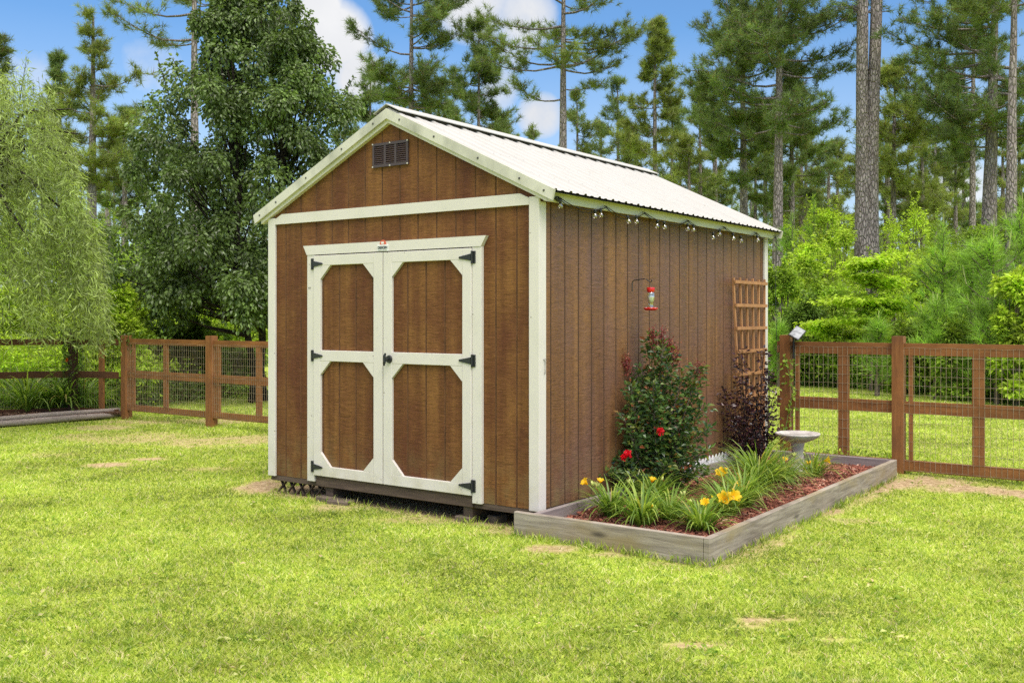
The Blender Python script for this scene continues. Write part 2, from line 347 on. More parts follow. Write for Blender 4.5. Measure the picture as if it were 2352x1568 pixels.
for px,py,r,k in ((770,90,84,1),(825,180,66,1),(735,25,56,1),(1085,5,105,.9),(1205,45,80,.9),(1150,205,60,.75),(1240,265,62,1),(345,150,80,.42),(60,200,120,.45),(2190,430,80,.65),(1180,130,50,.6)):
    c=unit(np.array([(px-CPX)/FPX,1,(HPY-py)/FPX])); v=nd(nt,'ShaderNodeVectorMath',operation='DOT_PRODUCT'); lk(nt,d,v.inputs[0]); v.inputs[1].default_value=tuple(c)
    mr=nd(nt,'ShaderNodeMapRange',interpolation_type='SMOOTHSTEP'); lk(nt,v.outputs['Value'],mr.inputs[0])
    mr.inputs[1].default_value=math.cos(1.25*r/FPX); mr.inputs[2].default_value=math.cos(.15*r/FPX); mr.inputs[4].default_value=k
    mask=mr.outputs[0] if mask is None else math2(nt,'MAXIMUM',mask,mr.outputs[0])
edge=math2(nt,'ADD',mask,math2(nt,'MULTIPLY',math2(nt,'SUBTRACT',n1.outputs['Fac'],.5),1.5))
cl=ramp(nt,edge,[(.22,0),(.5,.55),(.85,1)])
cl2=ramp(nt,n2.outputs['Fac'],[(.64,0),(.84,.4)])
cl=math2(nt,'MAXIMUM',cl,cl2)
hz=nd(nt,'ShaderNodeSeparateXYZ'); lk(nt,d,hz.inputs[0]); low=ramp(nt,hz.outputs['Z'],[(.0,.75),(.08,.5),(.27,0)]); cl=math2(nt,'MAXIMUM',cl,low)
over=ramp(nt,math2(nt,'ADD',hz.outputs['Z'],math2(nt,'MULTIPLY',math2(nt,'SUBTRACT',n2.outputs['Fac'],.5),.5)),[(.33,0),(.52,.92)]); cl=math2(nt,'MAXIMUM',cl,over)  # cloud cover above the view, added to neutralise the light
SKYT=(.305,.435,.545)
skc=mix(nt,1,sky.outputs[0],SKYT,'MULTIPLY')
shade=ramp(nt,n1.outputs['Fac'],[(.3,(2.25,2.33,2.5)),(.62,(2.85,2.87,2.92))])
shade=mix(nt,ramp(nt,hz.outputs['Z'],[(.33,0),(.7,1)]),shade,(7.6,7.0,6.4))  # unseen overhead clouds made brighter and warmer to light the yard
fin=mix(nt,cl,skc,shade); lk(nt,fin,bg.inputs[0])
sc.view_settings.view_transform='Standard'; sc.view_settings.look='None'; sc.view_settings.exposure=1.3; sc.view_settings.gamma=1
sc.render.engine='CYCLES'; sc.cycles.max_bounces=8; sc.cycles.transparent_max_bounces=12; sc.cycles.use_denoising=False

# ------------------------------------------------------------------ ground
def nz(x,y,seed=0,f=1.0):
    """cheap smooth noise, -1..1"""
    r=np.zeros_like(x); g=np.random.default_rng(seed)
    for k in range(7):
        a=g.uniform(0,6.283); fr=f*g.uniform(.6,2.6); r+=np.sin((x*math.cos(a)+y*math.sin(a))*fr*2+g.uniform(0,6.28))/(1+.35*k)
    return r/3
SPOTS=[]
for px,py,rx,ry,k in ((300,1003,110,13,.55),(470,1010,90,12,.6),(250,1064,55,6,1),(340,1050,40,4,.8),(180,1000,50,9,.5),(420,966,190,6,.6),(230,980,60,6,.6),(575,1010,40,12,.6),
    (598,1112,45,14,.9),(760,1160,60,8,.6),(990,1188,110,9,.5),(1180,1216,70,7,.6),(1262,1258,65,9,.7),(1420,1268,60,7,.6),(1540,1288,60,6,.5),(1700,1262,50,8,.7),(1800,1205,45,8,.8),(1880,1165,45,9,.9),(1990,1118,55,10,1),
    (2090,1105,120,16,1),(2200,1118,90,9,.9),(2320,1128,60,8,1),(1760,1418,70,5,.9),(1720,1432,40,4,.8),(1575,1475,70,7,.8),(1900,1400,40,3,.5),(1925,1463,45,4,1),(2240,1440,30,4,.9),(1850,1495,50,4,.4),(480,1075,60,5,.5),(100,1040,60,5,.4),(1960,1190,60,6,.5),(860,1290,50,5,.3),(640,1400,60,5,.25),(1240,1440,60,6,.3)):
    p=gnd(px,py); SPOTS.append((p[0],p[1],rx/FPX*p[1],ry*p[1]**2/(FPX*CAMH),k))
def dirt(x,y):
    m=np.zeros_like(x); n=nz(x,y,3,3.0)*.35+nz(x,y,4,9.0)*.3+nz(x,y,6,22.0)*.28
    for cx,cy,rx,ry,k in SPOTS:
        q=((x-cx)/rx)**2+((y-cy)/ry)**2; m=np.maximum(m,min(k*1.25,1)*np.clip(1.35-q*.7+n*1.5,0,1)*(q<3.5))
    s=(x-O[0])*U[0]+(y-O[1])*U[1]; t=(x-O[0])*Vv[0]+(y-O[1])*Vv[1]
    under=(s>-2.5)&(s<.1)&(t>-.06)&(t<3.7); m=np.where(under,np.maximum(m,np.clip(.45+(t+.06)*4,0,1)),m)
    edge=(s>1.15)&(s<1.32)&(t>-.2)&(t<3.5); m=np.where(edge,np.maximum(m,np.clip(.45+n,0,.8)),m)
    return np.clip(m,0,1)
xs=np.concatenate([[-600,-200,-80,-40,-25],np.arange(-14,16.01,.09),[25,40,80,200,600]]); ys=np.concatenate([[-60,-15,0],np.arange(2.5,17,.09),[18,20,23,27,35,60,120,300,900]])
X,Y=np.meshgrid(xs,ys); g=MB(); nx,ny=len(xs),len(ys)
Zg=.012*nz(X,Y,9,.8)*((Y>2)&(Y<30)); 
idx=np.arange(nx*ny).reshape(ny,nx); F=np.stack([idx[:-1,:-1],idx[:-1,1:],idx[1:,1:],idx[1:,:-1]],-1).reshape(-1,4)
g.add(np.stack([X,Y,Zg-.012],-1).reshape(-1,3),F)
m,ntg,b=newmat('lawn_ground'); b.inputs['Roughness'].default_value=.95; b.inputs['Specular IOR Level'].default_value=.1
at_=nd(ntg,'ShaderNodeAttribute',attribute_name='bare'); fine=noise(ntg,55,5); mid=noise(ntg,3,4)
gr=ramp(ntg,fine,[(.3,(.15,.21,.025)),(.52,(.33,.43,.05)),(.72,(.50,.57,.12))]); gr=mix(ntg,ramp(ntg,mid,[(.35,0),(.7,.5)]),gr,(.38,.42,.07))
di=ramp(ntg,noise(ntg,30,6),[(.3,(.25,.17,.09)),(.55,(.43,.32,.19)),(.75,(.60,.49,.33))])
lk(ntg,mix(ntg,at_.outputs['Fac'],gr,di),b.inputs['Base Color']); bump(ntg,b,fine,.8,.02)
lawn=g.build('lawn',m); tag(lawn,kind='structure')
a_=lawn.data.attributes.new('bare','FLOAT','POINT'); a_.data.foreach_set('value',dirt(X,Y).astype(np.float32).ravel())

def grass_field(N,y0,y1,seed,xm=1.2):
    r=np.random.default_rng(seed); yy=np.linspace(y0,y1,400); wgt=(5/yy)**1.65*(yy*1.06+2*xm); cdf=np.cumsum(wgt); cdf/=cdf[-1]
    y=np.interp(r.random(N),cdf,yy); x=(r.random(N)-.5)*(y*1.06+2*xm)
    dd=dirt(x,y); keep=r.random(N)>np.clip(dd*1.25-.12+.25*nz(x,y,8,14),0,.97)*(dd>.02)
    s=(x-O[0])*U[0]+(y-O[1])*U[1]; t=(x-O[0])*Vv[0]+(y-O[1])*Vv[1]
    keep&=~((s>-.02)&(s<1.19)&(t>-.15)&(t<3.45)); keep&=~((s>-2.4)&(s<0)&(t>.3)&(t<3.7))
    keep&=~((s<-8.33)&(y<14)&(t>-4)&(t<2.7))
    keep&=(nz(x,y,21,4.5)+r.normal(0,.8,N))>-1.5
    return x[keep],y[keep],r
gm=MB(); x,y,r=grass_field(900000,3.6,24,11); N=len(x)
hh=(.007+.014*r.random(N)**1.6)*(1+.35*nz(x,y,5,3))*np.clip(1-.4*dirt(x,y),.4,1)*np.clip((y/8)**.35,1,1.6); hh=np.where(r.random(N)<.02,hh*1.7,hh)
wd=(.0048+.0042*r.random(N))*np.clip(y/5.5,1,3)**.75
an=r.uniform(0,6.283,N); ln=hh*r.uniform(.5,2.4,N); la=r.uniform(0,6.283,N)
z0=.012*nz(x,y,9,.8)-.014
V=np.empty((N,3,3)); V[:,0]=np.stack([x-np.cos(an)*wd/2,y-np.sin(an)*wd/2,z0],-1); V[:,1]=np.stack([x+np.cos(an)*wd/2,y+np.sin(an)*wd/2,z0],-1)
V[:,2]=np.stack([x+np.cos(la)*ln,y+np.sin(la)*ln,z0+hh+.006],-1)
gm.add(V.reshape(-1,3),np.arange(N*3).reshape(-1,3))
r=np.random.default_rng(61)      # taller tufts against boards, posts and skids, broad weed leaves, straw
E_=[]
for (s0,t0),(s1,t1),n_ in (((-.1,-.155),(1.2,-.155),1100),((1.195,-.15),(1.195,3.45),1500),((-2.4,-.03),(0,-.03),500),((1.2,3.66),(3.2,3.72),700),((.05,3.78),(1.1,3.78),500)):
    f=r.random(n_); f=f[(nz(f*9+s0*5,f*7+t0*3,71,1.2)+r.normal(0,.5,n_))>-.1]; E_.append(np.stack([W(s0+(s1-s0)*a,t0+(t1-t0)*a) for a in f])+r.normal(0,.018,(len(f),3))*np.array([1,1,0]))
f=r.random(900)[:,None]; E_.append(np.concatenate([gnd(290,957)[None,:2]*f+gnd(620,990)[None,:2]*(1-f)+r.normal(0,.06,(900,2)),np.zeros((900,1))],1))
E_=np.concatenate(E_); E_[:,2]=-.015; n_=len(E_); gm.leaves(E_,np.stack([r.normal(0,.5,n_),r.normal(0,.5,n_),np.ones(n_)],-1),r.uniform(.03,.075,n_),.0055,.1,fold=.05)
n_=420; cx_,cy_,_=grass_field(n_*3,3.7,11,77)[:3]; cx_,cy_=cx_[:n_],cy_[:n_]
for k in range(7):
    a_=r.uniform(0,6.283,n_); gm.leaves(np.stack([cx_,cy_,np.full(n_,.006)],-1)+r.normal(0,.022,(n_,3))*np.array([1,1,.15]),np.stack([np.cos(a_),np.sin(a_),r.uniform(.1,.6,n_)],-1),r.uniform(.018,.042,n_),r.uniform(.010,.020,n_),1.5)
gb=gm.build('grass',GRASS); tag(gb,'short bright green mown grass covering the yard','grass',kind='stuff')

# ------------------------------------------------------------------ shed (local x = along the front from the right corner, y = back, z = up)
shed=empty('garden_shed',W(0,0),A,'brown grooved wooden garden shed with cream trim and white metal roof','shed')
def roofz(x,base=1.985): return base+.478*(1.222+.06-abs(x+1.222))     # underside line of the rake
def groovewall(b,x0,x1,z0,topf,y,flip,pitch=.161,off=0.0,mi=0,gm_=1,depth=.006,gw=.013):
    """grooved panel in the x,z plane at y (front faces -y); columns of quads"""
    xs=[x0]; k=math.ceil((x0-off)/pitch)
    while off+k*pitch<x1-.004:
        gx=off+k*pitch
        if gx-gw/2>x0+.002: xs+=[gx-gw/2,gx-gw/2+.003,gx+gw/2-.004,gx+gw/2]
        k+=1
    ex=[x0]
    cols=[]
    i=1
    prev=x0
    while i<len(xs):
        a,b1,c,d_=xs[i:i+4]; cols+=[(prev,a,0,0,mi),(a,b1,0,depth,2),(b1,c,depth,depth,2),(c,d_,depth,0,1)]; prev=d_; i+=4
    cols.append((prev,x1,0,0,mi))
    for xa,xb,da,db,mm in cols:
        brk=[xa]+([-1.222] if xa<-1.222<xb and flip=='gable' else [])+[xb]
        for p,q in zip(brk,brk[1:]):
            f=lambda xx:da+(db-da)*(xx-xa)/max(xb-xa,1e-6)
            b.add([(p,y+f(p),z0),(q,y+f(q),z0),(q,y+f(q),topf(q)),(p,y+f(p),topf(p))],[(0,1,2,3)],mm)
fw=MB(); groovewall(fw,-WID+.02,-.02,.123,lambda xx:roofz(xx,2.004),.02,'gable',off=-.018)
fw.box((-WID+.03,.032,.123),(-.03,.05,1.96)); fw.build('front_wall',[SID_F,GROOVE,GROOVEM],shed)
swm=MB(); t2=MB(); groovewall(t2,.02,LEN-.02,.123,lambda xx:2.02,0,'flat',off=-.002)
for V_ in t2.v: swm.v.append(np.stack([-.02-V_[:,1],V_[:,0],V_[:,2]],-1))
swm.q=t2.q; swm.qm=t2.qm; swm.n=t2.n; swm.box((-.05,.06,.123),(-.032,LEN-.03,2.02)); swm.build('side_wall',[SID_S,GROOVED,GROOVED],shed)
bw=MB(); bw.box((-WID+.02,.06,.123),(-WID+.035,LEN-.03,2.0)); bw.build('side_wall',[SID_S,GROOVED,GROOVED],shed)
rw=MB(); rw.prism([(-WID+.04,.123),(-.055,.123),(-.055,1.99),(-1.222,2.54),(-WID+.04,1.99)],LEN-.025,LEN-.01); rw.build('rear_wall',[SID_F,GROOVE,GROOVEM],shed)
fl=MB(); fl.box((-WID+.04,.055,.125),(-.055,LEN-.03,.165)); fl.build('floor_deck',BEAMW,shed)
for x0,x1 in ((-WID,-WID+.076),(-.075,0)):
    q=MB(); right=x1==0; 
    q.cbox((x0,0,.118),(x1,.018,2.03),.002); q.build('corner_trim',TRIM,shed)
    q=MB(); xx=(-.018,0) if right else (-WID,-WID+.018); q.cbox((xx[0]+(.0 if right else 0),.0195,.118),(xx[1]-(.0008 if right else 0),.080,2.0),.002); q.build('corner_trim',TRIM,shed)
q=MB(); q.cbox((-.0195,LEN-.075,.118),(0,LEN,1.999),.002); q.build('corner_trim',TRIM,shed)
q=MB(); q.prism([(-WID+.077,1.9825),(-.076,1.9825),(-.076,2.024),(-.145,2.055),(-2.30,2.055),(-WID+.077,2.021)],.001,.0185); q.build('band_trim',TRIMH,shed)
# rake board (cream) and metal rake cap
def chevron(b,yo,yi,zb_apex,th,half,slope=.478,mi=0):
    for sgn in (-1,1):
        xe=-1.222+sgn*half; ze=zb_apex-slope*half
        P=[(-1.222,zb_apex),(xe,ze),(xe+sgn*.018*(th>.05),ze+th-.004),(-1.222,zb_apex+th)]
        b.prism(P if sgn>0 else P[::-1],yo,yi,mi)
q=MB(); chevron(q,-.014,.0195,2.607,.03,1.285); q.build('rake_board',TRIMH,shed)
q=MB(); chevron(q,-.034,-.0145,2.634,.068,1.335)
for sgn in (-1,1):
    for u_ in (.12,.42,.78,1.1,1.28):
        cx_,cz_=-1.222+sgn*u_,2.668-.478*u_; q.box((cx_-.006,-.037,cz_-.006),(cx_+.006,-.033,cz_+.006),1)
q.build('rake_cap',[RAKE,SCREW],shed)
q=MB(); chevron(q,LEN+.012,LEN+.03,2.634,.068,1.335); q.build('rake_cap',[RAKE,SCREW],shed)
# ribbed metal roof
RP=[]   # rib profile across the roof (y position, height)
k0=0.0
while True:
    yb=.165+.1705*(len(RP)//8-1)
    RP+=[(yb-.020,0),(yb-.009,.011),(yb+.009,.011),(yb+.020,0),(yb+.055,0),(yb+.066,.005),(yb+.090,.005),(yb+.101,0)]
    if yb>3.5: break
RP=[(y_,h_) for y_,h_ in RP if -.03<y_<LEN+.02]; RP=[(-.03,0)]+RP+[(LEN+.025,0)]
for sgn in (1,-1):
    q=MB(); Vt=[];Fs=[]; nn=unit(np.array([sgn*.478,1.0]))
    segs=[0,.02,.7,1.345]
    for u_ in segs:
        for off in (0,):
            for y_,h_ in RP: Vt.append((-1.222+sgn*u_+nn[0]*(h_),y_,2.700-.478*u_+nn[1]*h_))
    n_=len(RP)
    for i in range(len(segs)-1):
        for j in range(n_-1):
            f=(i*n_+j,i*n_+j+1,(i+1)*n_+j+1,(i+1)*n_+j); Fs.append(f[::-1] if sgn>0 else f)
    q.add(Vt,Fs)
    # underside + dark eave edge
    ue=1.338; q.add([(-1.222+sgn*.0,-.028,2.684),(-1.222+sgn*ue,-.028,2.684-.478*ue),(-1.222+sgn*ue,LEN+.02,2.684-.478*ue),(-1.222,LEN+.02,2.684)],[(0,1,2,3) if sgn<0 else (3,2,1,0)],1)
    xe=-1.222+sgn*1.336; ze=2.700-.478*1.336
    for j in range(n_-1):
        (ya,ha),(yb2,hb)=RP[j],RP[j+1]
        q.add([(xe,ya,ze-.005),(xe,yb2,ze-.005),(xe+nn[0]*hb,yb2,ze+nn[1]*hb-.002),(xe+nn[0]*ha,ya,ze+nn[1]*ha-.002)],[(0,1,2,3)],1)
    for u_ in (.30,.72,1.08,1.30):
        for kk in range(21):
            yb=.165+.1705*kk+.045; 
            c_=np.array([-1.222+sgn*u_,yb,2.700-.478*u_+.003]); q.box(c_-.004,c_+.004,2)
    q.build('roof_panel',[ROOF,VOID,SCREW],shed)
q=MB()
for sgn in (1,-1):
    P0=np.array([-1.222,0,2.732]); hw=.115
    a_=[(-1.222,-.035,2.734),(-1.222+sgn*hw,-.035,2.734-.478*hw),(-1.222+sgn*hw,LEN+.03,2.734-.478*hw),(-1.222,LEN+.03,2.734)]
    q.add(a_+[(x_,y_,z_-.006) for x_,y_,z_ in a_],[(0,1,2,3) if sgn>0 else (3,2,1,0),(7,6,5,4) if sgn>0 else (4,5,6,7),(1,5,6,2) if sgn>0 else (2,6,5,1),(0,4,5,1) if sgn>0 else (1,5,4,0)])
    u_=.094; q.add([(-1.222+sgn*u_,-.02,2.700-.478*u_),(-1.222+sgn*u_,LEN+.02,2.700-.478*u_),(-1.222+sgn*u_,LEN+.02,2.726-.478*u_),(-1.222+sgn*u_,-.02,2.726-.478*u_)],[(0,1,2,3)],1)
q.build('ridge_cap',[ROOF,VOID],shed)
for sgn in (1,-1):
    q=MB(); xa=-1.222+sgn*1.262; xb=-1.222+sgn*1.280
    q.cbox((min(xa,xb),-.012,1.997),(max(xa,xb),LEN+.01,2.062),.002); q.build('fascia',FASC,shed)
    q=MB(); xo=-1.222+sgn*1.2235; q.box((min(xo,xa)+.0005,.0,2.018),(max(xo,xa)-.0005,LEN,2.030)); q.build('soffit',FASC,shed)
# gable vent
q=MB(); vz0,vz1=2.318,2.482; q.frame([(-1.386,vz0),(-1.062,vz0),(-1.062,vz1),(-1.386,vz1)],[(-1.370,vz0+.018),(-1.078,vz0+.018),(-1.078,vz1-.018),(-1.370,vz1-.018)],.006,.0195)
for xm in (-1.272,-1.176): q.box((xm-.009,.007,vz0+.016),(xm+.009,.0195,vz1-.016))
vent=q.build('gable_vent',DARKV,shed)
q=MB(); 
for x0,x1 in ((-1.371,-1.281),(-1.263,-1.185),(-1.167,-1.077)):
    for i in range(9):
        zc=vz0+.024+i*.0138; q.add([(x0,.007,zc),(x1,.007,zc),(x1,.0185,zc+.011),(x0,.0185,zc+.011)],[(0,1,2,3)]); q.add([(x0,.007,zc),(x0,.007,zc-.0025),(x1,.007,zc-.0025),(x1,.007,zc)],[(0,1,2,3)])
q.build('louvre',DARKV,vent)
for x_ in (-1.382,-1.224,-1.066):
    for z_ in (vz0+.005,vz1-.005): q=MB(); q.box((x_-.0045,.002,z_-.0045),(x_+.0045,.0065,z_+.0045)); q.build('screw',NAIL,vent)
# door casing
q=MB(); q.prism([(-2.017,1.743),(-.435,1.743),(-.395,1.810),(-2.055,1.810)],-.012,.0195); head=q.build('door_header',TRIMH,shed)
for x0,x1 in ((-2.017,-1.942),(-.507,-.434)):
    q=MB(); q.cbox((x0,-.008,.119),(x1,.0195,1.7425),.002); q.build('door_casing',TRIM,shed)
q=MB(); q.box((-1.941,.0005,1.7355),(-.508,.0195,1.7425)); q.box((-1.2705,.003,.17),(-1.2635,.0195,1.7355)); q.build('door_gap',VOID,shed)
def door(x0,x1,pl,pr,hinge_right):
    d_=empty('door',(0,0,0)); d_.parent=shed
    q=MB(); groovewall(q,pl-.01,pr+.01,.20,lambda xx:1.70,.004,'flat',off=-1.061 if hinge_right else -1.7); q.build('door_panel',[SID_F,GROOVE,GROOVEM],d_)
    zb,zt=.167,1.7345; yo,yi=-.018,.0035; C=.098
    # the two clipped openings share stiles and rails: five boards + eight corner pieces
    for xa_,xb_ in ((x0,pl),(pr,x1)): q=MB(); q.cbox((xa_,yo,zb),(xb_,yi,zt),.002); q.build('stile',TRIM,d_)
    e=.0006
    for z0,z1 in ((zb,.238),(.985,1.061),(1.664,zt)): q=MB(); q.cbox((pl+e,yo+.0006,z0),(pr-e,yi,z1),.002); q.build('rail',TRIMH,d_)
    yo2=yo+.0012
    for z0,z1 in ((.2385,.9845),(1.0615,1.6635)):
        top=C; bot=C if z0<.5 else 0
        for xx,sg in ((pl+e,1),(pr-e,-1)):
            T=[(xx,z1),(xx,z1-top),(xx+sg*top,z1)]
            q=MB(); q.prism(T if sg>0 else T[::-1],yo2,yi); q.build('corner_brace',TRIM,d_)
            if bot:
                T=[(xx,z0),(xx+sg*bot,z0),(xx,z0+bot)]; q=MB(); q.prism(T if sg>0 else T[::-1],yo2,yi); q.build('corner_brace',TRIM,d_)
    hx=-.493 if hinge_right else -1.960; sg=-1 if hinge_right else 1
    for zc in (1.676,1.021,.228):
        q=MB(); q.cbox((hx-.015,-.0125 if True else 0,zc-.039),(hx+.015,-.0085,zc+.039),.001); h=q.build('hinge',BLACK,d_)
        q=MB(); x0h=hx+sg*.016; xe=hx+sg*.108
        P=[(x0h,zc-.022),(xe,zc-.006),(xe+sg*.006,zc),(xe,zc+.006),(x0h,zc+.022)]; q.prism(P if sg>0 else P[::-1],-.024,-.0185); q.build('strap',BLACK,h)
        q=MB(); q.tube([(hx+sg*.008,-.019,zc-.04),(hx+sg*.008,-.019,zc+.04)],.0065,8); q.build('pin',BLACK,h)
    return d_
dl=door(-1.939,-1.271,-1.872,-1.354,False); dr=door(-1.263,-.509,-1.186,-.580,True)
q=MB(); th=np.linspace(0,6.283,17)[:-1]
q.tube([(-1.207,-.0186,1.014),(-1.207,-.030,1.014)],[.028,.024],16); q.tube([(-1.207,-.030,1.014),(-1.207,-.062,1.014)],.009,8)
hd=q.build('door_handle',BLACK,dr); q=MB(); q.tube([(-1.214,-.064,.972),(-1.207,-.066,.995),(-1.207,-.066,1.033),(-1.200,-.064,1.056)],[.006,.010,.010,.006],8); q.build('lever',BLACK,hd)
# maker's plate on the header
q=MB(); q.cbox((-1.318,-.018,1.742),(-1.218,-.0125,1.787),.001); plate=q.build('name_plate',WHITE,shed)
def text(body,size,loc,parent,m,name,sx=1.0):
    cu=bpy.data.curves.new(name,'FONT'); cu.body=body; cu.size=size; cu.extrude=.0008; cu.align_x='CENTER'; cu.offset=.0004
    to=bpy.data.objects.new(name,cu); col.objects.link(to); dg=bpy.context.evaluated_depsgraph_get(); dg.update()
    me=bpy.data.meshes.new_from_object(to.evaluated_get(dg)); bpy.data.objects.remove(to); me.materials.clear(); me.materials.append(m)
    o=bpy.data.objects.new(name,me); col.objects.link(o); o.parent=parent; o.location=loc; o.rotation_euler=(R(90),0,0); o.scale=(sx,1,1); return o
text('DERKSEN',.026,(-1.268,-.0192,1.7585),plate,INK,'lettering',.8)
q=MB(); q.box((-1.31,-.0186,1.7465),(-1.226,-.0182,1.7495)); q.build('small_print_line',SCREW,plate)
q=MB(); q.prism([(-1.296,1.7875),(-1.240,1.7875),(-1.242,1.803),(-1.252,1.815),(-1.268,1.821),(-1.284,1.815),(-1.294,1.803)],-.017,-.0125); emb=q.build('barn_emblem',BARNRED,plate)
q=MB(); q.box((-1.282,-.0178,1.792),(-1.258,-.0171,1.807)); q.build('barn_window',WHITE,emb)
q=MB()
for x_ in (-2.000,-1.990,-1.980): q.box((x_-.003,-.0088,1.505),(x_+.003,-.0081,1.512)); q.box((x_-.004,-.0088,1.497),(x_+.004,-.0081,1.4985))
q.build('sticker',SCREW,shed)
q=MB(); q.tube([(.003,.055,1.035),(.006,.058,1.03),(.006,.058,.955),(.003,.055,.95)],.0022,6); q.tube([(.0,.045,1.038),(.01,.055,1.042),(.01,.065,1.036)],.002,6); q.build('wire_hook',SCREW,shed)
# floor frame, skids
q=MB(); q.cbox((-WID+.012,.022,.084),(-.012,.0545,.1225),.002); q.cbox((-1.938,.004,.088),(-.512,.0215,.163),.003); q.build('rim_beam',BEAMW,shed)
q=MB(); q.cbox((-.048,.06,.084),(-.022,LEN-.02,.1225),.002); q.build('rim_beam',BEAMW,shed)
for x0 in (-1.865,-.609):
    q=MB(); q.cbox((x0,.03,.022),(x0+.074,LEN-.05,.0835),.003); q.build('skid',BEAMW,shed)

def block(s0,t0,s1,t1,z0,z1,label,mat_=BLOCK,rz=0):
    o=empty('foundation_block',W((s0+s1)/2,(t0+t1)/2,0),A+rz); bx=MB(); bx.cbox((-(s1-s0)/2,-(t1-t0)/2,z0),((s1-s0)/2,(t1-t0)/2,z1),.006)
    bpy.data.objects.remove(o); o=bx.build('foundation_block',mat_); o.location=tuple(W((s0+s1)/2,(t0+t1)/2,0)); o.rotation_euler=(0,0,A+rz)
    return tag(o,label,'block','blocks under the shed')
block(-1.91,-.03,-1.77,.12,-.03,.022,'weathered block directly under the left skid end of the shed')
block(-1.765,-.06,-1.58,.07,-.03,.016,'flat wide block on the grass right of the left skid end',rz=.12)
block(-.66,.0,-.535,.10,-.03,.022,'block directly under the right skid end of the shed')
block(-.47,.10,-.38,.2,-.03,.030,'small tilted block in the gap between right skid and raised bed',rz=-.2)
lat=empty('lattice_panel',W(-2.42,.06),A,'short dark criss cross lattice leaning under the left corner of the shed','lattice')
for j,(dd) in enumerate((1,-1)):
    q=MB()
    for i in range(6):
        x0=.02+i*.10; z=.080; q.beam((x0+(0 if dd>0 else .075),.0+j*.009,-.005),(x0+(.075 if dd>0 else 0),.02+j*.009,z),.008,.022,(0,1,0))
    q.build('lattice_slat',BEAMW,lat)

# ------------------------------------------------------------------ string lights
sl_=empty('string_lights',W(.06,0,0),A,'string of clear round bulbs on black cord under the right eave of the shed','string lights')
hooks=[(.10,2.025),(.673,2.017),(1.201,2.021),(1.884,2.018),(2.548,2.016),(3.213,2.015),(3.644,2.012)]
q=MB(); rs=random.Random(3)
for (t0,z0),(t1,z1) in zip(hooks,hooks[1:]):
    for sag,ph in ((.062,0),(.045,.01)):
        q.tube([(.012+ph,t0+(t1-t0)*f,z0+(z1-z0)*f-sag*4*f*(1-f)) for f in np.linspace(0,1,9)],.0028,5)
for t0,z0 in hooks: q.tube([(-.001,t0,z0+.008),(.018,t0,z0+.004),(.018,t0+.006,z0-.012)],.0032,5)
q.tube([(.012,3.644,2.012),(.02,3.67,1.95),(.0,3.69,1.6),(.01,3.675,1.2),(.02,3.70,.95)],.0028,5)
q.tube([(.012,.07,2.02),(.02,.11,2.0),(.012,.13,2.02)],.009,6); q.build('cord',BLACK,sl_)
bulb=None
for t_,z_,dy in ((.115,2.00,.5),(.526,1.975,0),(.595,1.985,0),(.955,1.972,0),(1.074,1.98,0),(1.384,1.972,0),(1.489,1.972,0),(1.868,1.985,.1),(1.968,1.985,0),(2.322,1.95,0),(2.441,1.983,0),(2.708,1.968,0),(2.865,1.958,0),(3.219,1.985,0)):
    b_=MB(); b_.lathe([(.0005,-.066),(.010,-.064),(.019,-.055),(.0225,-.043),(.020,-.031),(.012,-.020),(.0095,-.012)],14); 
    if bulb is None:
        o=b_.build('bulb',GLASS,sl_,True); bulb=o
        q=MB(); q.lathe([(.0005,.024),(.011,.022),(.013,.010),(.0125,-.014),(.0095,-.016)],10); so_=q.build('socket',BLACK,o,True); q=MB(); q.tube([(0,0,-.015),(.004,0,-.035),(-.004,.002,-.045)],.0016,4); fi=q.build('filament',simple('filament',(.75,.45,.15),.4,.5),o)
        kids=[so_,fi]
    else:
        o=bulb.copy(); col.objects.link(o); o.parent=sl_
        for kd in kids: c=kd.copy(); col.objects.link(c); c.parent=o
    o.scale=(.72,.72,.72); o.location=(.018,t_,z_); o.rotation_euler=(rs.uniform(-.15,.15),rs.uniform(-.2,.2)-dy,rs.uniform(0,6))

# ------------------------------------------------------------------ hook and hummingbird feeder
q=MB(); q.tube([(0.003,1.15,1.475),(.003,1.15,1.53),(.006,1.15,1.545),(.02,1.15,1.553),(.10,1.152,1.562),(.115,1.152,1.558),(.138,1.153,1.540),(.147,1.153,1.538),(.156,1.153,1.546),(.154,1.153,1.556)],.0034,6)
br=q.build('wall_bracket',BLACK); br.location=tuple(W(0,0)); br.rotation_euler=(0,0,A); tag(br,'thin black wire bracket on the brown side wall holding the feeder','bracket')
fd=empty('hummingbird_feeder',W(.147,1.153,1.52),A,'red and clear glass hummingbird feeder hanging from the wall bracket','bird feeder')
q=MB(); q.tube([(0,0,.018),(0,0,.0),(.004,0,-.012),(0,0,-.022)],.0018,5); q.build('hanger',SCREW,fd)
q=MB(); q.lathe([(.001,-.018),(.026,-.019),(.0275,-.022),(.0255,-.045),(.022,-.053),(.001,-.054)],20,flute=[0,.04,.05,.02,0,0]); q.build('cap',RED,fd,True)
q=MB(); q.lathe([(.022,-.054),(.0255,-.060),(.0235,-.068),(.0255,-.075),(.0262,-.085),(.024,-.105),(.0185,-.124),(.0165,-.130),(.0165,-.150),(.018,-.155)],20); q.build('bottle',GLASSF,fd,True)
q=MB(); q.lathe([(.0005,-.0765),(.0235,-.077),(.0235,-.087),(.0215,-.105),(.0165,-.123),(.0005,-.124)],16); q.build('nectar',simple('cloudy_nectar',(.74,.76,.76),.2),fd,True)
q=MB(); q.lathe([(.001,-.156),(.020,-.157),(.048,-.160),(.051,-.163),(.044,-.171),(.034,-.177),(.001,-.178)],24); base=q.build('feeding_tray',RED,fd,True)
q=MB()
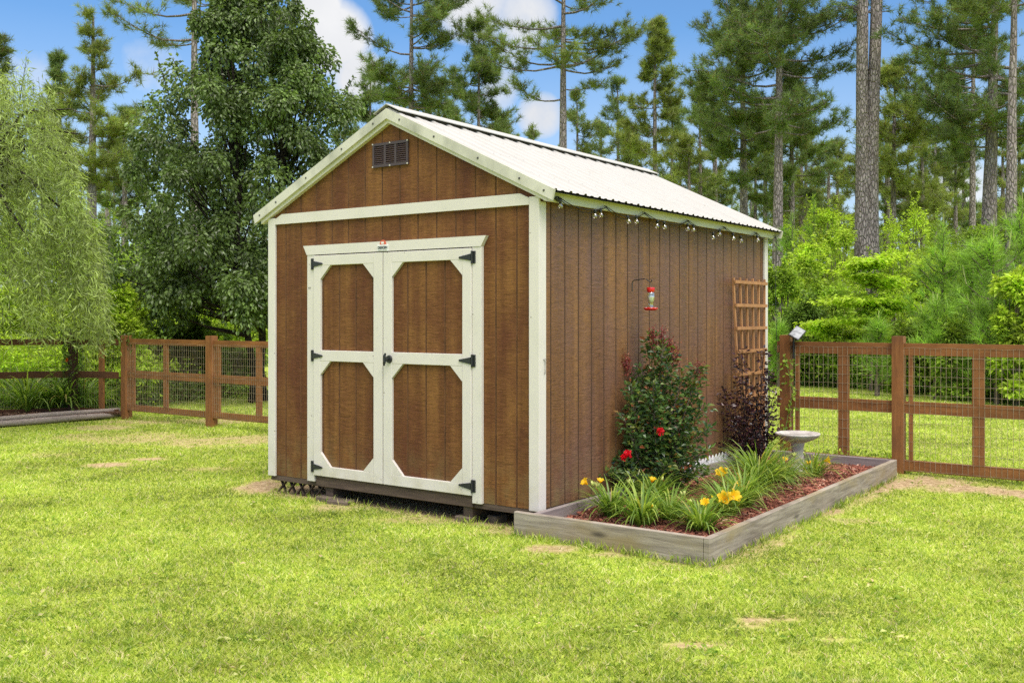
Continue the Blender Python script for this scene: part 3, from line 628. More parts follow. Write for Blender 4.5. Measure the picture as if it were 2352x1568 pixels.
for k in range(6): q.box((.036*math.cos(k*1.047)-.004,.036*math.sin(k*1.047)-.004,-.159),(.036*math.cos(k*1.047)+.004,.036*math.sin(k*1.047)+.004,-.156))
q.build('feeding_port',WHITE,base)

# ------------------------------------------------------------------ trellis
t0,t1=side_pt(1683,.03),side_pt(1757,.03)
tr=empty('trellis',W(.03,t0),A,'tall cedar trellis leaning on the far end of the brown side wall','trellis'); wt=t1-t0
for k in range(6):
    q=MB(); y_=.012+(wt-.024)*k/5; zt=1.622+.006*(k%2); y2=wt*.5+(y_-wt*.5)*.72
    q.beam((.03,y2,.06),(.0,y_,zt),.020,.016,(1,0,0)); q.build('upright',TRELW,tr)
for z_ in (1.59,1.395,1.203,1.01,.82,.63):
    q=MB(); f=.72+.28*(z_/1.6); xo=.03*(1-z_/1.6)+.018; q.beam((xo,wt*.5-wt*.5*f,z_),(xo,wt*.5+wt*.5*f,z_),.014,.026,(0,0,1)); q.build('crossbar',TRELW,tr)

# ------------------------------------------------------------------ raised bed
bed=empty('raised_garden_bed',W(0,0),A,'low raised garden bed of weathered grey boards along the side wall','raised bed')
B0,B1,BX,BT=-.145,3.436,1.183,.136
def board(lo,hi,name,m):
    q=MB(); q.cbox(lo,hi,.004); return q.build(name,m,bed)
board((-.085,B0,-.02),(BX-.0395,B0+.036,BT),'front_board',OLDW); board((BX-.038,B0,-.02),(BX,1.62,BT+.001),'side_board',OLDW); board((BX-.039,1.6235,-.02),(BX-.001,B1,BT+.003),'side_board',OLDW)
board((.03,B1-.037,-.02),(BX-.0395,B1,BT+.002),'back_board',OLDI); board((.03,B0+.0375,-.02),(.064,B1-.038,BT-.002),'inner_board',OLDI)
q=MB(); q.box((.066,B1-.075,.0),(BX-.04,B1-.0385,.055)); q.build('base_batten',OLDW,bed)
# mulch
def chips(N,inside,z,mat_,name,label,size=.035):
    P=inside(N); n=len(P); b_=MB(); d_=unit(rng.normal(size=(n,3))*np.array([1,1,.22])); up=unit(rng.normal(size=(n,3))*.5+np.array([0,0,1])); s_=unit(np.cross(d_,up)); 
    L=size*rng.uniform(.5,1.5,n)[:,None]; w_=size*rng.uniform(.12,.32,n)[:,None]; V=np.empty((n,4,3))
    V[:,0]=P-d_*L/2-s_*w_/2; V[:,1]=P+d_*L/2-s_*w_*.3; V[:,2]=P+d_*L/2+s_*w_*.5; V[:,3]=P-d_*L/2+s_*w_/2
    Vb=V-np.array([0,0,.004]); b_.add(np.concatenate([V,Vb],1).reshape(-1,3),(np.array([(0,1,2,3),(0,4,5,1),(1,5,6,2),(2,6,7,3),(3,7,4,0)])[None]+np.arange(n)[:,None,None]*8).reshape(-1,4))
    return b_
def in_bed(N):
    s=rng.uniform(.07,BX-.042,N); t=rng.uniform(B0+.04,B1-.05,N); z=.064+.012*nz(s,t,31,4)+rng.uniform(0,.014,N)
    return O[0]*np.array([1,0,0])+O[1]*np.array([0,1,0])+np.outer(s,[U[0],U[1],0])+np.outer(t,[Vv[0],Vv[1],0])+np.outer(z,[0,0,1])
b_=chips(15000,in_bed,.05,CHIP,'mulch','')
c4=[W(.065,B0+.037,.057),W(BX-.039,B0+.037,.057),W(BX-.039,B1-.038,.057),W(.065,B1-.038,.057)]; b_.add(c4,[(0,1,2,3)],1)
mu=b_.build('red_mulch',[CHIP,SOIL]); tag(mu,'red brown wood mulch filling the raised garden bed','mulch',kind='stuff')

# white picket edging between bed and wall
ed=empty('picket_edging',W(.012,0),A,'tiny white scalloped picket edging between raised bed and side wall','garden edging')
q=MB(); ta,tb=1.75,3.0; n_=int((tb-ta)/.062)
for k in range(n_):
    y_=ta+k*.062; q.prism([(0,.05),(.05,.05),(.05,.165),(.025,.195),(0,.165)],0,.006)
    V_=q.v[-1]; q.v[-1]=np.stack([V_[:,1],y_+V_[:,0],V_[:,2]],-1)
q.build('picket',WHITE,ed); q=MB(); q.box((.0065,ta,.10),(.0095,tb,.115)); q.build('edging_rail',WHITE,ed)

# ------------------------------------------------------------------ birdbath
bb=empty('birdbath',np.append(gnd(1832,1085,.05)[:2],.075),0,'pale concrete birdbath with fluted bowl standing in the raised bed','birdbath')
q=MB(); q.lathe([(.001,.012),(.085,.012),(.09,0.0)],24); q.lathe([(.088,-.01),(.085,.02),(.062,.035),(.052,.06),(.047,.12),(.046,.17),(.052,.205),(.060,.222)],24); q.build('pedestal',CONC,bb,True)
q=MB(); q.lathe([(.058,.218),(.080,.226),(.128,.246),(.162,.268),(.172,.280)],48,flute=[0,.02,.02,.015,0]); q.lathe([(.172,.280),(.177,.287),(.173,.295),(.160,.293),(.140,.278),(.085,.266),(.001,.264)],48); q.build('bowl',CONC,bb,True)
q=MB(); q.lathe([(.0005,.276),(.130,.276)],32); q.build('water',simple('still_water',(.20,.19,.17),.05,spec=.6),bb)

# ------------------------------------------------------------------ fences
def wire_panel(b,p0,p1,z0,z1,nv,nh,r,off):
    p0=np.array(p0);p1=np.array(p1); d_=unit(p1-p0); L=np.linalg.norm(p1-p0); n_=np.array([d_[1],-d_[0]])*off
    rr=np.random.default_rng(int(abs(p0[0])*100)); 
    for i in range(nv+1):
        c=p0+d_*L*(i/nv)+n_; b.beam((*c,z0),(*c,z1),r,r,(1,0,0))
    for j in range(nh+1):
        z=z0+(z1-z0)*j/nh; pts=[(*(p0+d_*L*f+n_),z+rr.normal(0,.0022)) for f in np.linspace(0,1,14)]
        for a_,c_ in zip(pts,pts[1:]): b.beam(a_,c_,r,r)
def fence(name,label,pts,ptop,rails,stiles,mats,pw=.092,nvs=None,wz=None,wr=.0019,postdark=()):
    """pts world xy of posts; rails list of (z0,z1); stiles: per bay list of fractions"""
    root=empty(name,(pts[0][0],pts[0][1],0),0,label,'fence'); org=np.array([pts[0][0],pts[0][1],0])
    loc=lambda p,z=0: np.array([p[0],p[1],z])-org
    for i,p in enumerate(pts):
        if p is None: continue
        d_=np.array(pts[min(i+1,len(pts)-1)])-np.array(pts[max(i-1,0)]); d_=unit(d_); n_=np.array([d_[1],-d_[0]])
        if i in postdark and postdark[i]=='none': continue
        q=MB(); c=np.array(p); a0=loc(c,-.05); a1=loc(c,ptop[i]); q.beam(a0,a1,pw,pw,(n_[0],n_[1],0)); q.build('post',mats[1] if i not in postdark else FENCED,root)
    for i in range(len(pts)-1):
        p,q_=np.array(pts[i]),np.array(pts[i+1]); d_=unit(q_-p); n_=np.array([d_[1],-d_[0]])
        pa=p+d_*(pw/2+.001); pb=q_-d_*(pw/2+.001)
        for z0,z1 in rails[i]:
            b_=MB(); b_.beam(loc(pa,(z0+z1)/2),loc(pb,(z0+z1)/2),.036,z1-z0); o=b_.build('rail',mats[0],root)
        zz=sorted(rails[i]); 
        for f,wv in stiles[i]:
            c=pa+(pb-pa)*f
            b_=MB()
            for (l0,l1),(u0,u1) in zip(zz,zz[1:]): b_.beam(loc(c,l1+.0005),loc(c,u0-.0005),wv,.034,(n_[0],n_[1],0))
            b_.build('picket',mats[1],root)
        if wz:
            b_=MB(); nv=max(2,int(np.linalg.norm(pb-pa)/nvs)); wire_panel(b_,loc(pa)[:2],loc(pb)[:2],wz[i][0],wz[i][1],nv,wz[i][2],wr,.022); b_.build('wire_mesh',WIRE,root)
    return root
FT=3.69
sP0,sP1=.161,1.129
rr_=[(.018,.108),(.497,.596),(.979,1.079)]
fp=[W(.035,FT),W(sP0,FT),W(sP1,FT),W(sP1+1.21,FT),W(sP1+2.42,FT)]
fence('wooden_fence','orange brown wooden fence with wire mesh right of the shed',[p[:2] for p in fp],[0,1.137,1.137,1.137,1.137],[rr_]*4,[[],[(.06,.03),(.53,.088)],[(.045,.03),(.51,.088)],[(.045,.03),(.5,.088)]],(FENCE,FENCEV),nvs=.0405,wz=[(.03,1.04,13)]*4,postdark={0:'none'})
PB=np.array(gnd(486,978)[:2]); sB,tB=st(np.append(PB,0)); PA=W(back_pt(290.5,tB),tB)[:2]
PC=at(168,960,13.35)[:2]; PD=at(-60,960,12.9)[:2]; PE=PD+unit(PD-PC)*1.3
PS=W(-WID-.10,tB)[:2]
rl=[(.095,.170),(.517,.610),(.946,1.018)]
rA=[(.03,.10),(.50,.585),(.93,1.01)]
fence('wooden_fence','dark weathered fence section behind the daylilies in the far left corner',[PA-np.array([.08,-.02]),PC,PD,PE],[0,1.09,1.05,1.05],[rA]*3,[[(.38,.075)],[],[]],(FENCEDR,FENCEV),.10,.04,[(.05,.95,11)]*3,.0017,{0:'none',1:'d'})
mid_=PB+(PS-PB)*.5
fence('wooden_fence','brown wooden fence with wire mesh joining the left side of the shed',[PA,PB,mid_,PS],[1.058,1.072,1.07,1.07],[rl]*3,[[(.07,.035),(.485,.075)],[(.05,.03),(.43,.075)],[(.5,.075)]],(FENCE,FENCEV),.10,.036,[(.11,.965,11)]*3,.0019)

# solar light on the near fence post
pz=W(sP0+.075,FT-.03); sl2=empty('solar_lamp',(pz[0],pz[1],0),A,'small tilted solar panel on a black stake beside the fence post','solar light')
q=MB(); q.tube([(0,0,.93),(0,0,1.15)],.0105,8); q.build('stake',BLACK,sl2)
q=MB(); q.cbox((-.05,-.075,-.006),(.05,.075,.006),.002); fr=q.build('panel_frame',BLACK,sl2); fr.location=(.045,-.03,1.155); fr.rotation_euler=(R(38),R(30),R(8))
q=MB(); q.box((-.043,-.067,.0063),(.043,.067,.0085)); q.build('solar_panel',PANEL,fr)
# curled garden stake
gs=MB(); c0=at(1822,885,9.35); th=np.linspace(-.4,7.6,30); rad=np.linspace(.052,.012,30)
gs.tube([(0,0,0),(0,0,.68)]+[(.052-np.cos(t_)*r_,0,.68+np.sin(t_)*r_) for t_,r_ in zip(th,rad)],.0032,5)
o=gs.build('garden_stake',BLACK); o.location=(c0[0]-.03,c0[1],0); tag(o,'thin dark metal garden stake with a curled top behind the fence','garden stake')

# ------------------------------------------------------------------ plants in beds
def strap_clump(root,n,L,wd,mat_=LILY,lean=1.0,seed=0,name='leaf_blade'):
    r=np.random.default_rng(seed); b_=MB(); m_=7
    az=r.uniform(0,6.283,n); Ls=L*r.uniform(.6,1.15,n); el=r.uniform(.75,1.45,n)*1.0; cur=r.uniform(.9,2.3,n)*lean; br_=r.uniform(0,.05,n)
    f=np.linspace(0,1,m_)
    ang=el[:,None]-cur[:,None]*f[None]**1.4; seg=Ls[:,None]/(m_-1)
    h=np.concatenate([np.zeros((n,1)),np.cumsum(np.cos(ang[:,:-1])*seg,1)],1); z=np.concatenate([np.zeros((n,1)),np.cumsum(np.sin(ang[:,:-1])*seg,1)],1)
    z=np.maximum(z,.005)
    P=np.stack([np.cos(az)[:,None]*(h+br_[:,None]),np.sin(az)[:,None]*(h+br_[:,None]),z],-1)
    sd=np.stack([-np.sin(az),np.cos(az),np.zeros(n)],-1); wv=wd*np.array([.7,1,1,.95,.8,.5,.06])
    Lf=P+sd[:,None]*wv[None,:,None]/2; Rt=P-sd[:,None]*wv[None,:,None]/2; V=np.stack([Lf,Rt],2).reshape(-1,3)
    F=np.array([(2*i,2*i+1,2*i+3,2*i+2) for i in range(m_-1)]); b_.add(V,(F[None]+np.arange(n)[:,None,None]*2*m_).reshape(-1,4))
    return b_.build(name,mat_,root)
def flower(root,p,axis,size,mat_=YELLOW,name='flower',op=.8):
    b_=MB(); axis=unit(np.array(axis)); a=unit(np.cross(axis,(.3,.2,1))); c=np.cross(axis,a)
    for k in range(6):
        t_=k*1.0472; o_=a*math.cos(t_)+c*math.sin(t_); s_=np.cross(axis,o_); w_=size*(.36 if k%2 else .46)
        pr=[(0,0,.12),(.45,.22,1),(.8,.6*op+.1,1.05),(1.0,1.0*op,.75),(.93,1.22*op,.12)]; V=[]
        for al,ou,ww in pr:
            q_=axis*al*size*.7+o_*ou*size*.62; V+=[q_+s_*w_*ww/2-o_*.06*size,q_,q_-s_*w_*ww/2-o_*.06*size]
        F=[]
        for i in range(4):
            F+=[(3*i,3*i+1,3*i+4,3*i+3),(3*i+1,3*i+2,3*i+5,3*i+4)]
        b_.add(np.array(V)+np.array(p),F)
    return b_.build(name,mat_,root,True)
def daylily(pxy,label,n,L,flowers=(),buds=(),wd=.012,seed=1,z=.055,lean=1.0,group='daylily clumps in the raised bed',fm=YELLOW,fs=.05):
    root=empty('daylily',(pxy[0],pxy[1],z),0,label,'flower plant',group); strap_clump(root,int(n*2.7),L*(1.32 if z>.051 else 1.5),wd*1.0,seed=seed,lean=lean)
    org=np.array([pxy[0],pxy[1],z]); r=random.Random(seed)
    for p,ax,sz in flowers:
        p=np.array(p)-org; st_=MB(); st_.tube([(p[0]*.12,p[1]*.12,0),(p[0]*.5,p[1]*.5,p[2]*.6),tuple(p)],[.0035,.003,.0025],5); st_.build('flower_stalk',STALK,root); flower(root,p,ax,sz*1.55,fm)
    for p in buds:
        p=np.array(p)-org; st_=MB(); st_.tube([(p[0]*.12,p[1]*.12,0),(p[0]*.5,p[1]*.5,p[2]*.6),tuple(p)],[.003,.0025,.002],5); st_.build('flower_stalk',STALK,root)
        b_=MB()
        for k in range(3):
            d_=unit(np.array([r.uniform(-.6,.6),r.uniform(-.6,.6),1])); p0=p+d_*.004; b_.tube([p0,p0+d_*.012,p0+d_*.026,p0+d_*.036],[.003,.0065,.006,.001],6)
        b_.build('bud',BUD if r.random()<.6 else YELLOW,root,True)
    return root
def D_(px,py,Y): return at(px,py,Y)
g1=gnd(1405,1190,.055); g2=gnd(1475,1208,.055); g3=gnd(1540,1196,.055); g4=gnd(1610,1222,.055); g5=gnd(1672,1188,.055); g6=gnd(1742,1132,.055); g7=gnd(1800,1112,.055); g8=gnd(1868,1098,.055); g9=gnd(1500,1160,.055); g10=gnd(1705,1165,.055)
fax=(-.1,-.6,.5)
daylily(g1,'daylily clump with yellow buds at the front left end of the raised bed',46,.24,[(D_(1350,1112,g1[1]),(-.7,-.3,.6),.035),(D_(1378,1110,g1[1]),(.1,-.3,.9),.028)],[D_(1362,1118,g1[1]+.02),D_(1372,1120,g1[1])],seed=3)
daylily(g2,'drooping daylily clump hanging over the middle of the front board',60,.26,[],[D_(1500,1170,g2[1]-.05)],seed=4,lean=1.15)
daylily(g9,'daylily clump under the red flowering bush with one yellow bud',46,.25,[(D_(1497,1108,g9[1]),(.1,-.3,.9),.032)],[D_(1520,1105,g9[1]),D_(1445,1112,g9[1])],seed=5)
daylily(g3,'daylily clump without flowers between bush and front right corner',48,.22,[],[D_(1570,1140,g3[1])],seed=6)
daylily(g4,'daylily clump in the front right corner of the raised bed',60,.21,[(D_(1622,1160,g4[1]+.1),(-.3,-.5,.6),.036)],[D_(1585,1160,g4[1])],seed=7)
daylily(g5,'daylily clump with a pair of large open yellow flowers',64,.25,[(D_(1664,1152,g5[1]-.12),fax,.058),(D_(1680,1146,g5[1]-.10),(.3,-.6,.5),.052)],[D_(1640,1150,g5[1])],seed=8)
daylily(g10,'dense grassy daylily clump beside the right board of the bed',80,.30,[(D_(1660,1096,g10[1]+.15),(-.2,-.4,.6),.055)],[D_(1700,1120,g10[1])],seed=9,wd=.010)
daylily(g6,'tallest daylily clump in the middle of the raised bed',150,.36,[],[D_(1760,1090,g6[1]),D_(1712,1085,g6[1])],seed=10,wd=.010)
daylily(g7,'daylily clump in front of the birdbath pedestal',60,.21,[(D_(1800,1060,g7[1]+.2),(.2,-.3,.8),.03)],[D_(1825,1050,g7[1])],seed=12,wd=.010)
daylily(g8,'thin daylily clump right of the birdbath with a yellow trumpet flower',42,.24,[(D_(1892,1058,g8[1]-.05),(.9,-.2,.2),.042)],[D_(1872,1055,g8[1]),D_(1850,1048,g8[1]),D_(1858,1068,g8[1])],seed=13,wd=.009)

def stem_bush(root,specs,leafn,leafL,leafW,lm,sm,tipm=None,tipn=0,seed=0,up=.5,droop=.0):
    """upright stems; specs = list of (top point, base offset, leaf density)"""
    r=np.random.default_rng(seed); lb,sb,tb=MB(),MB(),MB()
    for top,bo,k in specs:
        top=np.array(top); bo=np.array(bo); f=np.linspace(0,1,7); mid=(bo+top)/2+np.array([r.normal(0,.02),r.normal(0,.02),.03])
        P=np.outer((1-f)**2,bo)+np.outer(2*f*(1-f),mid)+np.outer(f**2,top); L=np.linalg.norm(top-bo)
        sb.tube(P,np.linspace(.006,.0018,7),5)
        n=int(leafn*k*L); fr=r.uniform(.18,1,n)**.8; Q=np.stack([np.interp(fr,f,P[:,i]) for i in range(3)],-1)
        # side twigs
        d_=unit(r.normal(size=(n,3))*np.array([1,1,.45])+np.array([0,0,.35-droop])); rad=r.uniform(0,.095,n)*(1.15-fr*.55); Q2=Q+d_*rad[:,None]
        i_=r.random(n)<.25; sb.sticks(Q[i_],Q2[i_],.0018,.0009)
        lb.leaves(Q2,d_,leafL*r.uniform(.6,1.2,n),leafW*r.uniform(.7,1.15,n),up)
        if tipm is not None and r.random()<tipn:
            m_=60; z_=r.uniform(0,.11,m_); C=top+np.stack([r.normal(0,.017,m_)*(1.1-z_*7),r.normal(0,.017,m_)*(1.1-z_*7),z_],-1); tb.leaves(C,unit(r.normal(size=(m_,3))),.014,.010,0)
    lo=lb.build('foliage',lm,root); so2=sb.build('stem',sm,root)
    if tb.n: tb.build('seed_head',tipm,root)
    return lo
gmy=gnd(1492,1140,.055); yM=gmy[1]
my=empty('crape_myrtle',(gmy[0],gmy[1],.055),0,'dense green crape myrtle bush with red blooms in front of side wall','bush'); om=np.array([gmy[0],gmy[1],.055])
mr_=np.random.default_rng(5); specs=[]
prof=[(1500,768),(1523,790),(1545,812),(1432,828),(1605,842),(1475,850),(1570,860),(1455,885),(1590,890),(1418,905),(1540,880),(1605,930),(1395,960),(1380,990),(1608,985),(1400,1040),(1612,1030),(1420,1075),(1590,1070),(1500,880),(1520,920),(1470,930),(1560,940),(1440,960),(1490,960),(1535,985),(1580,985),(1410,1000),(1460,1000),(1510,1010),(1555,1030),(1430,1050),(1480,1060),(1530,1065),(1400,1090),(1575,1095),(1610,1080),(1450,1090),(1380,1050)]
for px,py in prof:
    px=1495+(px-1495)*(1.13 if py>880 else 1.0)
    dy=mr_.uniform(-.30,.30) if py>860 else mr_.uniform(-.12,.12); p=at(px,py,yM+dy)-om; specs.append((p,(mr_.normal(0,.03),mr_.normal(0,.03),0),1.0))
stem_bush(my,specs,330,.046,.025,MYRT,TWIG,seed=6,up=.4)
tb=MB()
for px,py,sx in ((1432,830,.03),(1441,842,.02),(1500,775,.016),(1521,772,.014),(1541,808,.03),(1552,820,.03),(1605,850,.026),(1538,795,.016),(1403,970,.012),(1395,1060,.02)):
    c=at(px,py,yM)-om; m_=120; tb.leaves(c+mr_.normal(size=(m_,3))*np.array([sx*.75,sx*.75,.035]),unit(mr_.normal(size=(m_,3))),.017,.012,0)
tb.build('seed_head',MYRT_TIP,my)
for px,py,sx in ((1366,993,.020),(1372,1003,.018),(1389,1001,.014),(1516,990,.016),(1442,1042,.015),(1432,1050,.009)):
    b_=MB(); c=at(px,py,yM-.30 if 1400<px<1530 else yM-.05)-om; m_=80; b_.leaves(c+mr_.normal(size=(m_,3))*sx*.62,unit(mr_.normal(size=(m_,3))),.018,.016,0); b_.build('bloom',MYRT_RED,my)
tp=side_pt(1735,.22); pp=W(.22,tp,.055)
pu=empty('purple_leaf_shrub',pp,0,'dark purple leaved shrub growing against the trellis','bush'); specs=[]; r5=np.random.default_rng(8)
for px,py in ((1702,800),(1715,870),(1690,900),(1755,800),(1768,850),(1740,880),(1725,930),(1780,905),(1668,930),(1660,890),(1750,935),(1700,960),(1775,960),(1730,985),(1680,985),(1640,1020),(1760,1000),(1710,1010),(1790,985),(1690,1030),(1745,1020)):
    p=at(px,py,pp[1]+r5.uniform(-.15,.12))-pp; specs.append((p,(r5.normal(0,.05),r5.normal(0,.05),0),1.0))
stem_bush(pu,specs,165,.040,.022,PURP,BARKD,seed=9,up=.3,droop=.2)
vn=MB(); vb=MB(); v0=W(sP0-.02,FT-.075); rv=np.random.default_rng(3); path=[at(px,py,v0[1]-.03) for px,py in ((1795,1040),(1805,980),(1812,940),(1822,900),(1815,870),(1808,840),(1800,822))]
path=np.array(path)-np.array([v0[0],v0[1],0]); vb.tube(path,.003,5)
for i in range(120):
    k=rv.integers(0,6); p=path[k]+(path[k+1]-path[k])*rv.random()+rv.normal(0,.028,3); vn.leaves([p],[rv.normal(size=3)],[.04*rv.uniform(.6,1.2)],[.026],.3)
vr=empty('climbing_vine',(v0[0],v0[1],0),0,'sparse green vine climbing the fence post beside the shed','vine'); vn.build('foliage',MIDL,vr); vb.build('stem',STALK,vr)

# left bed: logs, mulch, daylilies
for k,(za,zb_,off,lab) in enumerate(((.028,.028,0,'lower pale landscape log on the grass, left edge'),(.082,.082,.05,'upper grey landscape log resting on another log'))):
    p0=gnd(278,957); p1=gnd(0,979); d_=unit(p0-p1); n_=np.array([-d_[1],d_[0],0]); n_=n_ if n_[0]<0 else -n_
    q=MB(); a0=p0+n_*off; a1=p1-d_*1.2+n_*off; m_=12; ff=np.linspace(0,1,m_)
    q.tube([(0,0,0)]+[tuple((a0-a1)*f+np.array([0,0,.003*math.sin(f*9+k)])) for f in ff[1:]],.038-.006*k+.002*np.sin(ff*12),12); o=q.build('landscape_log',LOGW,None,True); o.location=(a1[0],a1[1],za+.004); tag(o,lab,'log','logs edging the left flower bed')
def in_left(N):
    P=[]; p0=gnd(278,957)[:2]; p1=gnd(0,979)[:2]-unit(gnd(278,957)-gnd(0,979))[:2]*1.0
    a=rng.random(N)[:,None]; b__=rng.random(N)[:,None]; pa=p1+(p0-p1)*a; pb=np.array(PD)+(np.array(PA)-np.array(PD))*a; xy=pa+(pb-pa)*(.04+.96*b__)
    return np.concatenate([xy,rng.uniform(.05,.075,(N,1))],1)
b_=chips(6000,in_left,.05,CHIPB,'m','',.04); q0=gnd(278,957)[:2]; q1=gnd(0,979)[:2]-unit(gnd(278,957)-gnd(0,979))[:2]*1.0
n2_=np.array([-.05,.03]); b_.add([(*(q1+n2_),.05),(*(q0+n2_),.05),(*PA,.05),(*PC,.05)],[(0,1,2,3)],1); b_.add([(*(q1+n2_),.05),(*PC,.05),(*PD,.05)],[(0,1,2)],1)
tag(b_.build('brown_mulch',[CHIPB,simple('brown_mulch_bed',(.10,.055,.034),.95,scale=30)]),'brown bark mulch behind the landscape logs','mulch',kind='stuff')
for k,(px,py,n,L,lab) in enumerate(((62,947,60,.50,'leftmost daylily clump behind the landscape logs'),(112,945,40,.42,'small daylily clump between two larger ones behind the logs'),(150,943,64,.52,'tall daylily clump in front of the dark vine covered post'),(190,940,54,.46,'daylily clump right of the dark vine covered post'),(22,930,50,.46,'daylily clump at the left edge of the photo'),(222,936,26,.36,'thin daylily clump at the right end of the left flower bed'))):
    p=gnd(px,py,.05); fl_=[(at(163,833,p[1]),(-.2,-.5,.6),.07)] if k==2 else []
    daylily(p,lab if k!=2 else 'tall daylily with one orange flower before the vine covered post',n,L*.95,fl_,[],.022,20+k,.05,1.0,'daylily clumps behind the logs',ORANGE)
# vine on the dark post
pv=np.array([PC[0],PC[1],0]); vr=empty('climbing_vine',pv,0,'leafy vine wrapped around the dark left fence post','vine'); vn=MB(); rv=np.random.default_rng(4); n=520
z_=rv.uniform(.1,1.16,n); an=rv.uniform(0,6.283,n); rad=.07+.04*rv.random(n)+.05*(z_>1.02); vn.leaves(np.stack([np.cos(an)*rad,np.sin(an)*rad,z_],-1),np.stack([np.cos(an),np.sin(an),rv.normal(0,.6,n)],-1),.055,.035,.3)
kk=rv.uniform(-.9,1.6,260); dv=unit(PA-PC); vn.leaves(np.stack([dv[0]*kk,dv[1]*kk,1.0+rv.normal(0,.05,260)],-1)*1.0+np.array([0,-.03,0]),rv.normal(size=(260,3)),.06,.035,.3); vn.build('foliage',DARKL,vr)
q=MB(); q.tube([(.06*math.cos(t_*2),.06*math.sin(t_*2)-.0,t_*.1) for t_ in np.linspace(0,11,40)],.005,5); q.build('stem',TWIG,vr)

# ------------------------------------------------------------------ trees
def px2(r_px,Y): return r_px*Y/FPX
def pine(xb,xt,ytop,Y,dpx,ybot,hw,label,mi=0,dens=1.0,sparse=False,group='pines behind the shed and fence',seed=None,prof='round',far=False,into=None,extra=()):
    seed=seed if seed is not None else int(xb*13+Y); r=np.random.default_rng(abs(seed))
    base=at(xb,HPY,Y); base[2]=0; top=at(xt,ytop,Y); Ht=top[2]; zb=CAMH+(HPY-ybot)*Y/FPX; rad=px2(dpx,Y)/2; hwm=px2(hw,Y)
    if into is None: root=empty('pine_tree',base,0,label,'tree',group); org=base
    else: root=None; org=np.zeros(3)
    lean=(top-base)*np.array([1,1,0])
    f=np.linspace(0,1,15); wob=np.cumsum(r.normal(0,.02,(15,2)),0)*rad*5*f[:,None]; wob-=np.outer(f,wob[-1])
    P=np.stack([lean[0]*f+wob[:,0],lean[1]*f+wob[:,1],Ht*f],-1)+ (base-org)
    zref=(CAMH+(HPY-420)*Y/FPX)/Ht; rr=rad*(1.12-f*.95)/(1.12-min(zref,.8)*.95); rr[0]*=1.15
    tk,cr=(MB(),MB()) if into is None else into
    tk.tube(P,rr,9 if not far else 5)
    spine=lambda z: np.array([np.interp(z/Ht,f,P[:,i]) for i in range(3)])
    crownH=Ht-zb; nl=int((27 if sparse else 34)*dens*np.clip(crownH/5,.5,1.7)); C=[];Ax=[];T0=[];T1=[]
    zs=np.sort(r.uniform(0,1,nl)); lst=[(zb+crownH*z,None,None) for z in zs]+[(CAMH+(HPY-yy)*Y/FPX,aa,ll) for yy,aa,ll in extra]
    for z,az_,ll in lst:
        h=(z-zb)/max(crownH,.1)
        if prof=='round': pl=(math.sin(math.pi*min(max(h*.78+.22,0),1))**.7)
        elif prof=='cone': pl=(1-h)**.75*.95+.12
        else: pl=.55+.45*math.sin(math.pi*min(h+.3,1))
        if h>.9: pl=min(pl,.45)
        L=hwm*max(pl,.14)*r.uniform(.45,1.12) if ll is None else px2(ll,Y)
        az=r.uniform(0,6.283) if az_ is None else az_
        el=r.uniform(-.12,.25)+.75*max(h,0)**2 if ll is None else .12; rise=r.uniform(.0,.25)
        g_=np.linspace(0,1,6); o2=np.array([math.cos(az)*math.cos(el),math.sin(az)*math.cos(el),math.sin(el)])
        s0=spine(min(z,Ht*.995)); B=s0+np.outer(g_,o2)*L; B[:,2]+=L*(rise*g_**2-.10*np.sin(g_*3.14)); B+=np.cumsum(r.normal(0,.022,(6,3)),0)*L*g_[:,None]
        tk.tube(B,np.linspace(max(min(rad*.30,L*.022),.012),.006,6),4 if not far else 3,0,False)
        nb=int((6+L*(6.5 if not sparse else 4.2))*(1 if not far else .75)); fr=r.uniform(.32 if not sparse else .45,1,nb); fr[0]=1
        Q=np.stack([np.interp(fr,g_,B[:,i]) for i in range(3)],-1); dirs=unit(o2*.6+r.normal(size=(nb,3))*np.array([.8,.8,.26])+np.array([0,0,.18])); bl=r.uniform(.18,.55,nb)*min(1,.45+L*.3)
        T0.append(Q); T1.append(Q+dirs*bl[:,None])
        nt_=4 if not far else 3
        for k in range(nt_):
            C.append(Q+dirs*(bl*(.4+.6*k/max(nt_-1,1)))[:,None]+r.normal(0,.025,(nb,3))); Ax.append(unit(dirs+np.array([0,0,.55])))
    if T0:
        T0=np.concatenate(T0);T1=np.concatenate(T1); tk.sticks(T0,T1,.010,.004)
        C=np.concatenate(C);Ax=np.concatenate(Ax); k=np.clip(Y/28,.85,1.7)
        C=C+r.normal(0,.045,C.shape); cr.needles(C,Ax,26 if not far else 16,.21*k**.5,.0125*k,.85)
    if into is None: tk.build('trunk',BARK if Y<31 else BARKF,root,True); cr.build('crown',PINE[mi],root)
    return root
LEFT='pines behind the fence on the left'
pine(203,214,38,26,19,440,105,'pine with bare lower trunk between the willow and the dark leafy tree',2,1.05,prof='cone',extra=((195,0,110),(220,3.2,70),(290,0,120)),group=LEFT)
pine(446,446,-260,23,21,60,150,'tall pine whose straight trunk rises out of frame beside the dark leafy tree',0,.8,True,group=LEFT,extra=((32,3.14,165),(92,3.3,160),(15,0,80),(100,2.9,90)))
pine(649,650,28,30,11,340,62,'slim pine top showing above the right shoulder of the dark leafy tree',1,1.2,prof='cone',group=LEFT)
pine(-12,-2,92,27,12,500,60,'pine cut off by the left edge of the photo',0,1,prof='cone',group=LEFT)
pine(142,137,138,34,9,440,55,'pine half hidden behind the bare trunked pine near the willow',1,1.2,prof='cone',group=LEFT)
pine(286,286,250,36,10,500,70,'low pine between the bare trunked pine and the dark leafy tree',1,1.1,prof='cone',group=LEFT)
MIDG='pines behind the shed roof'
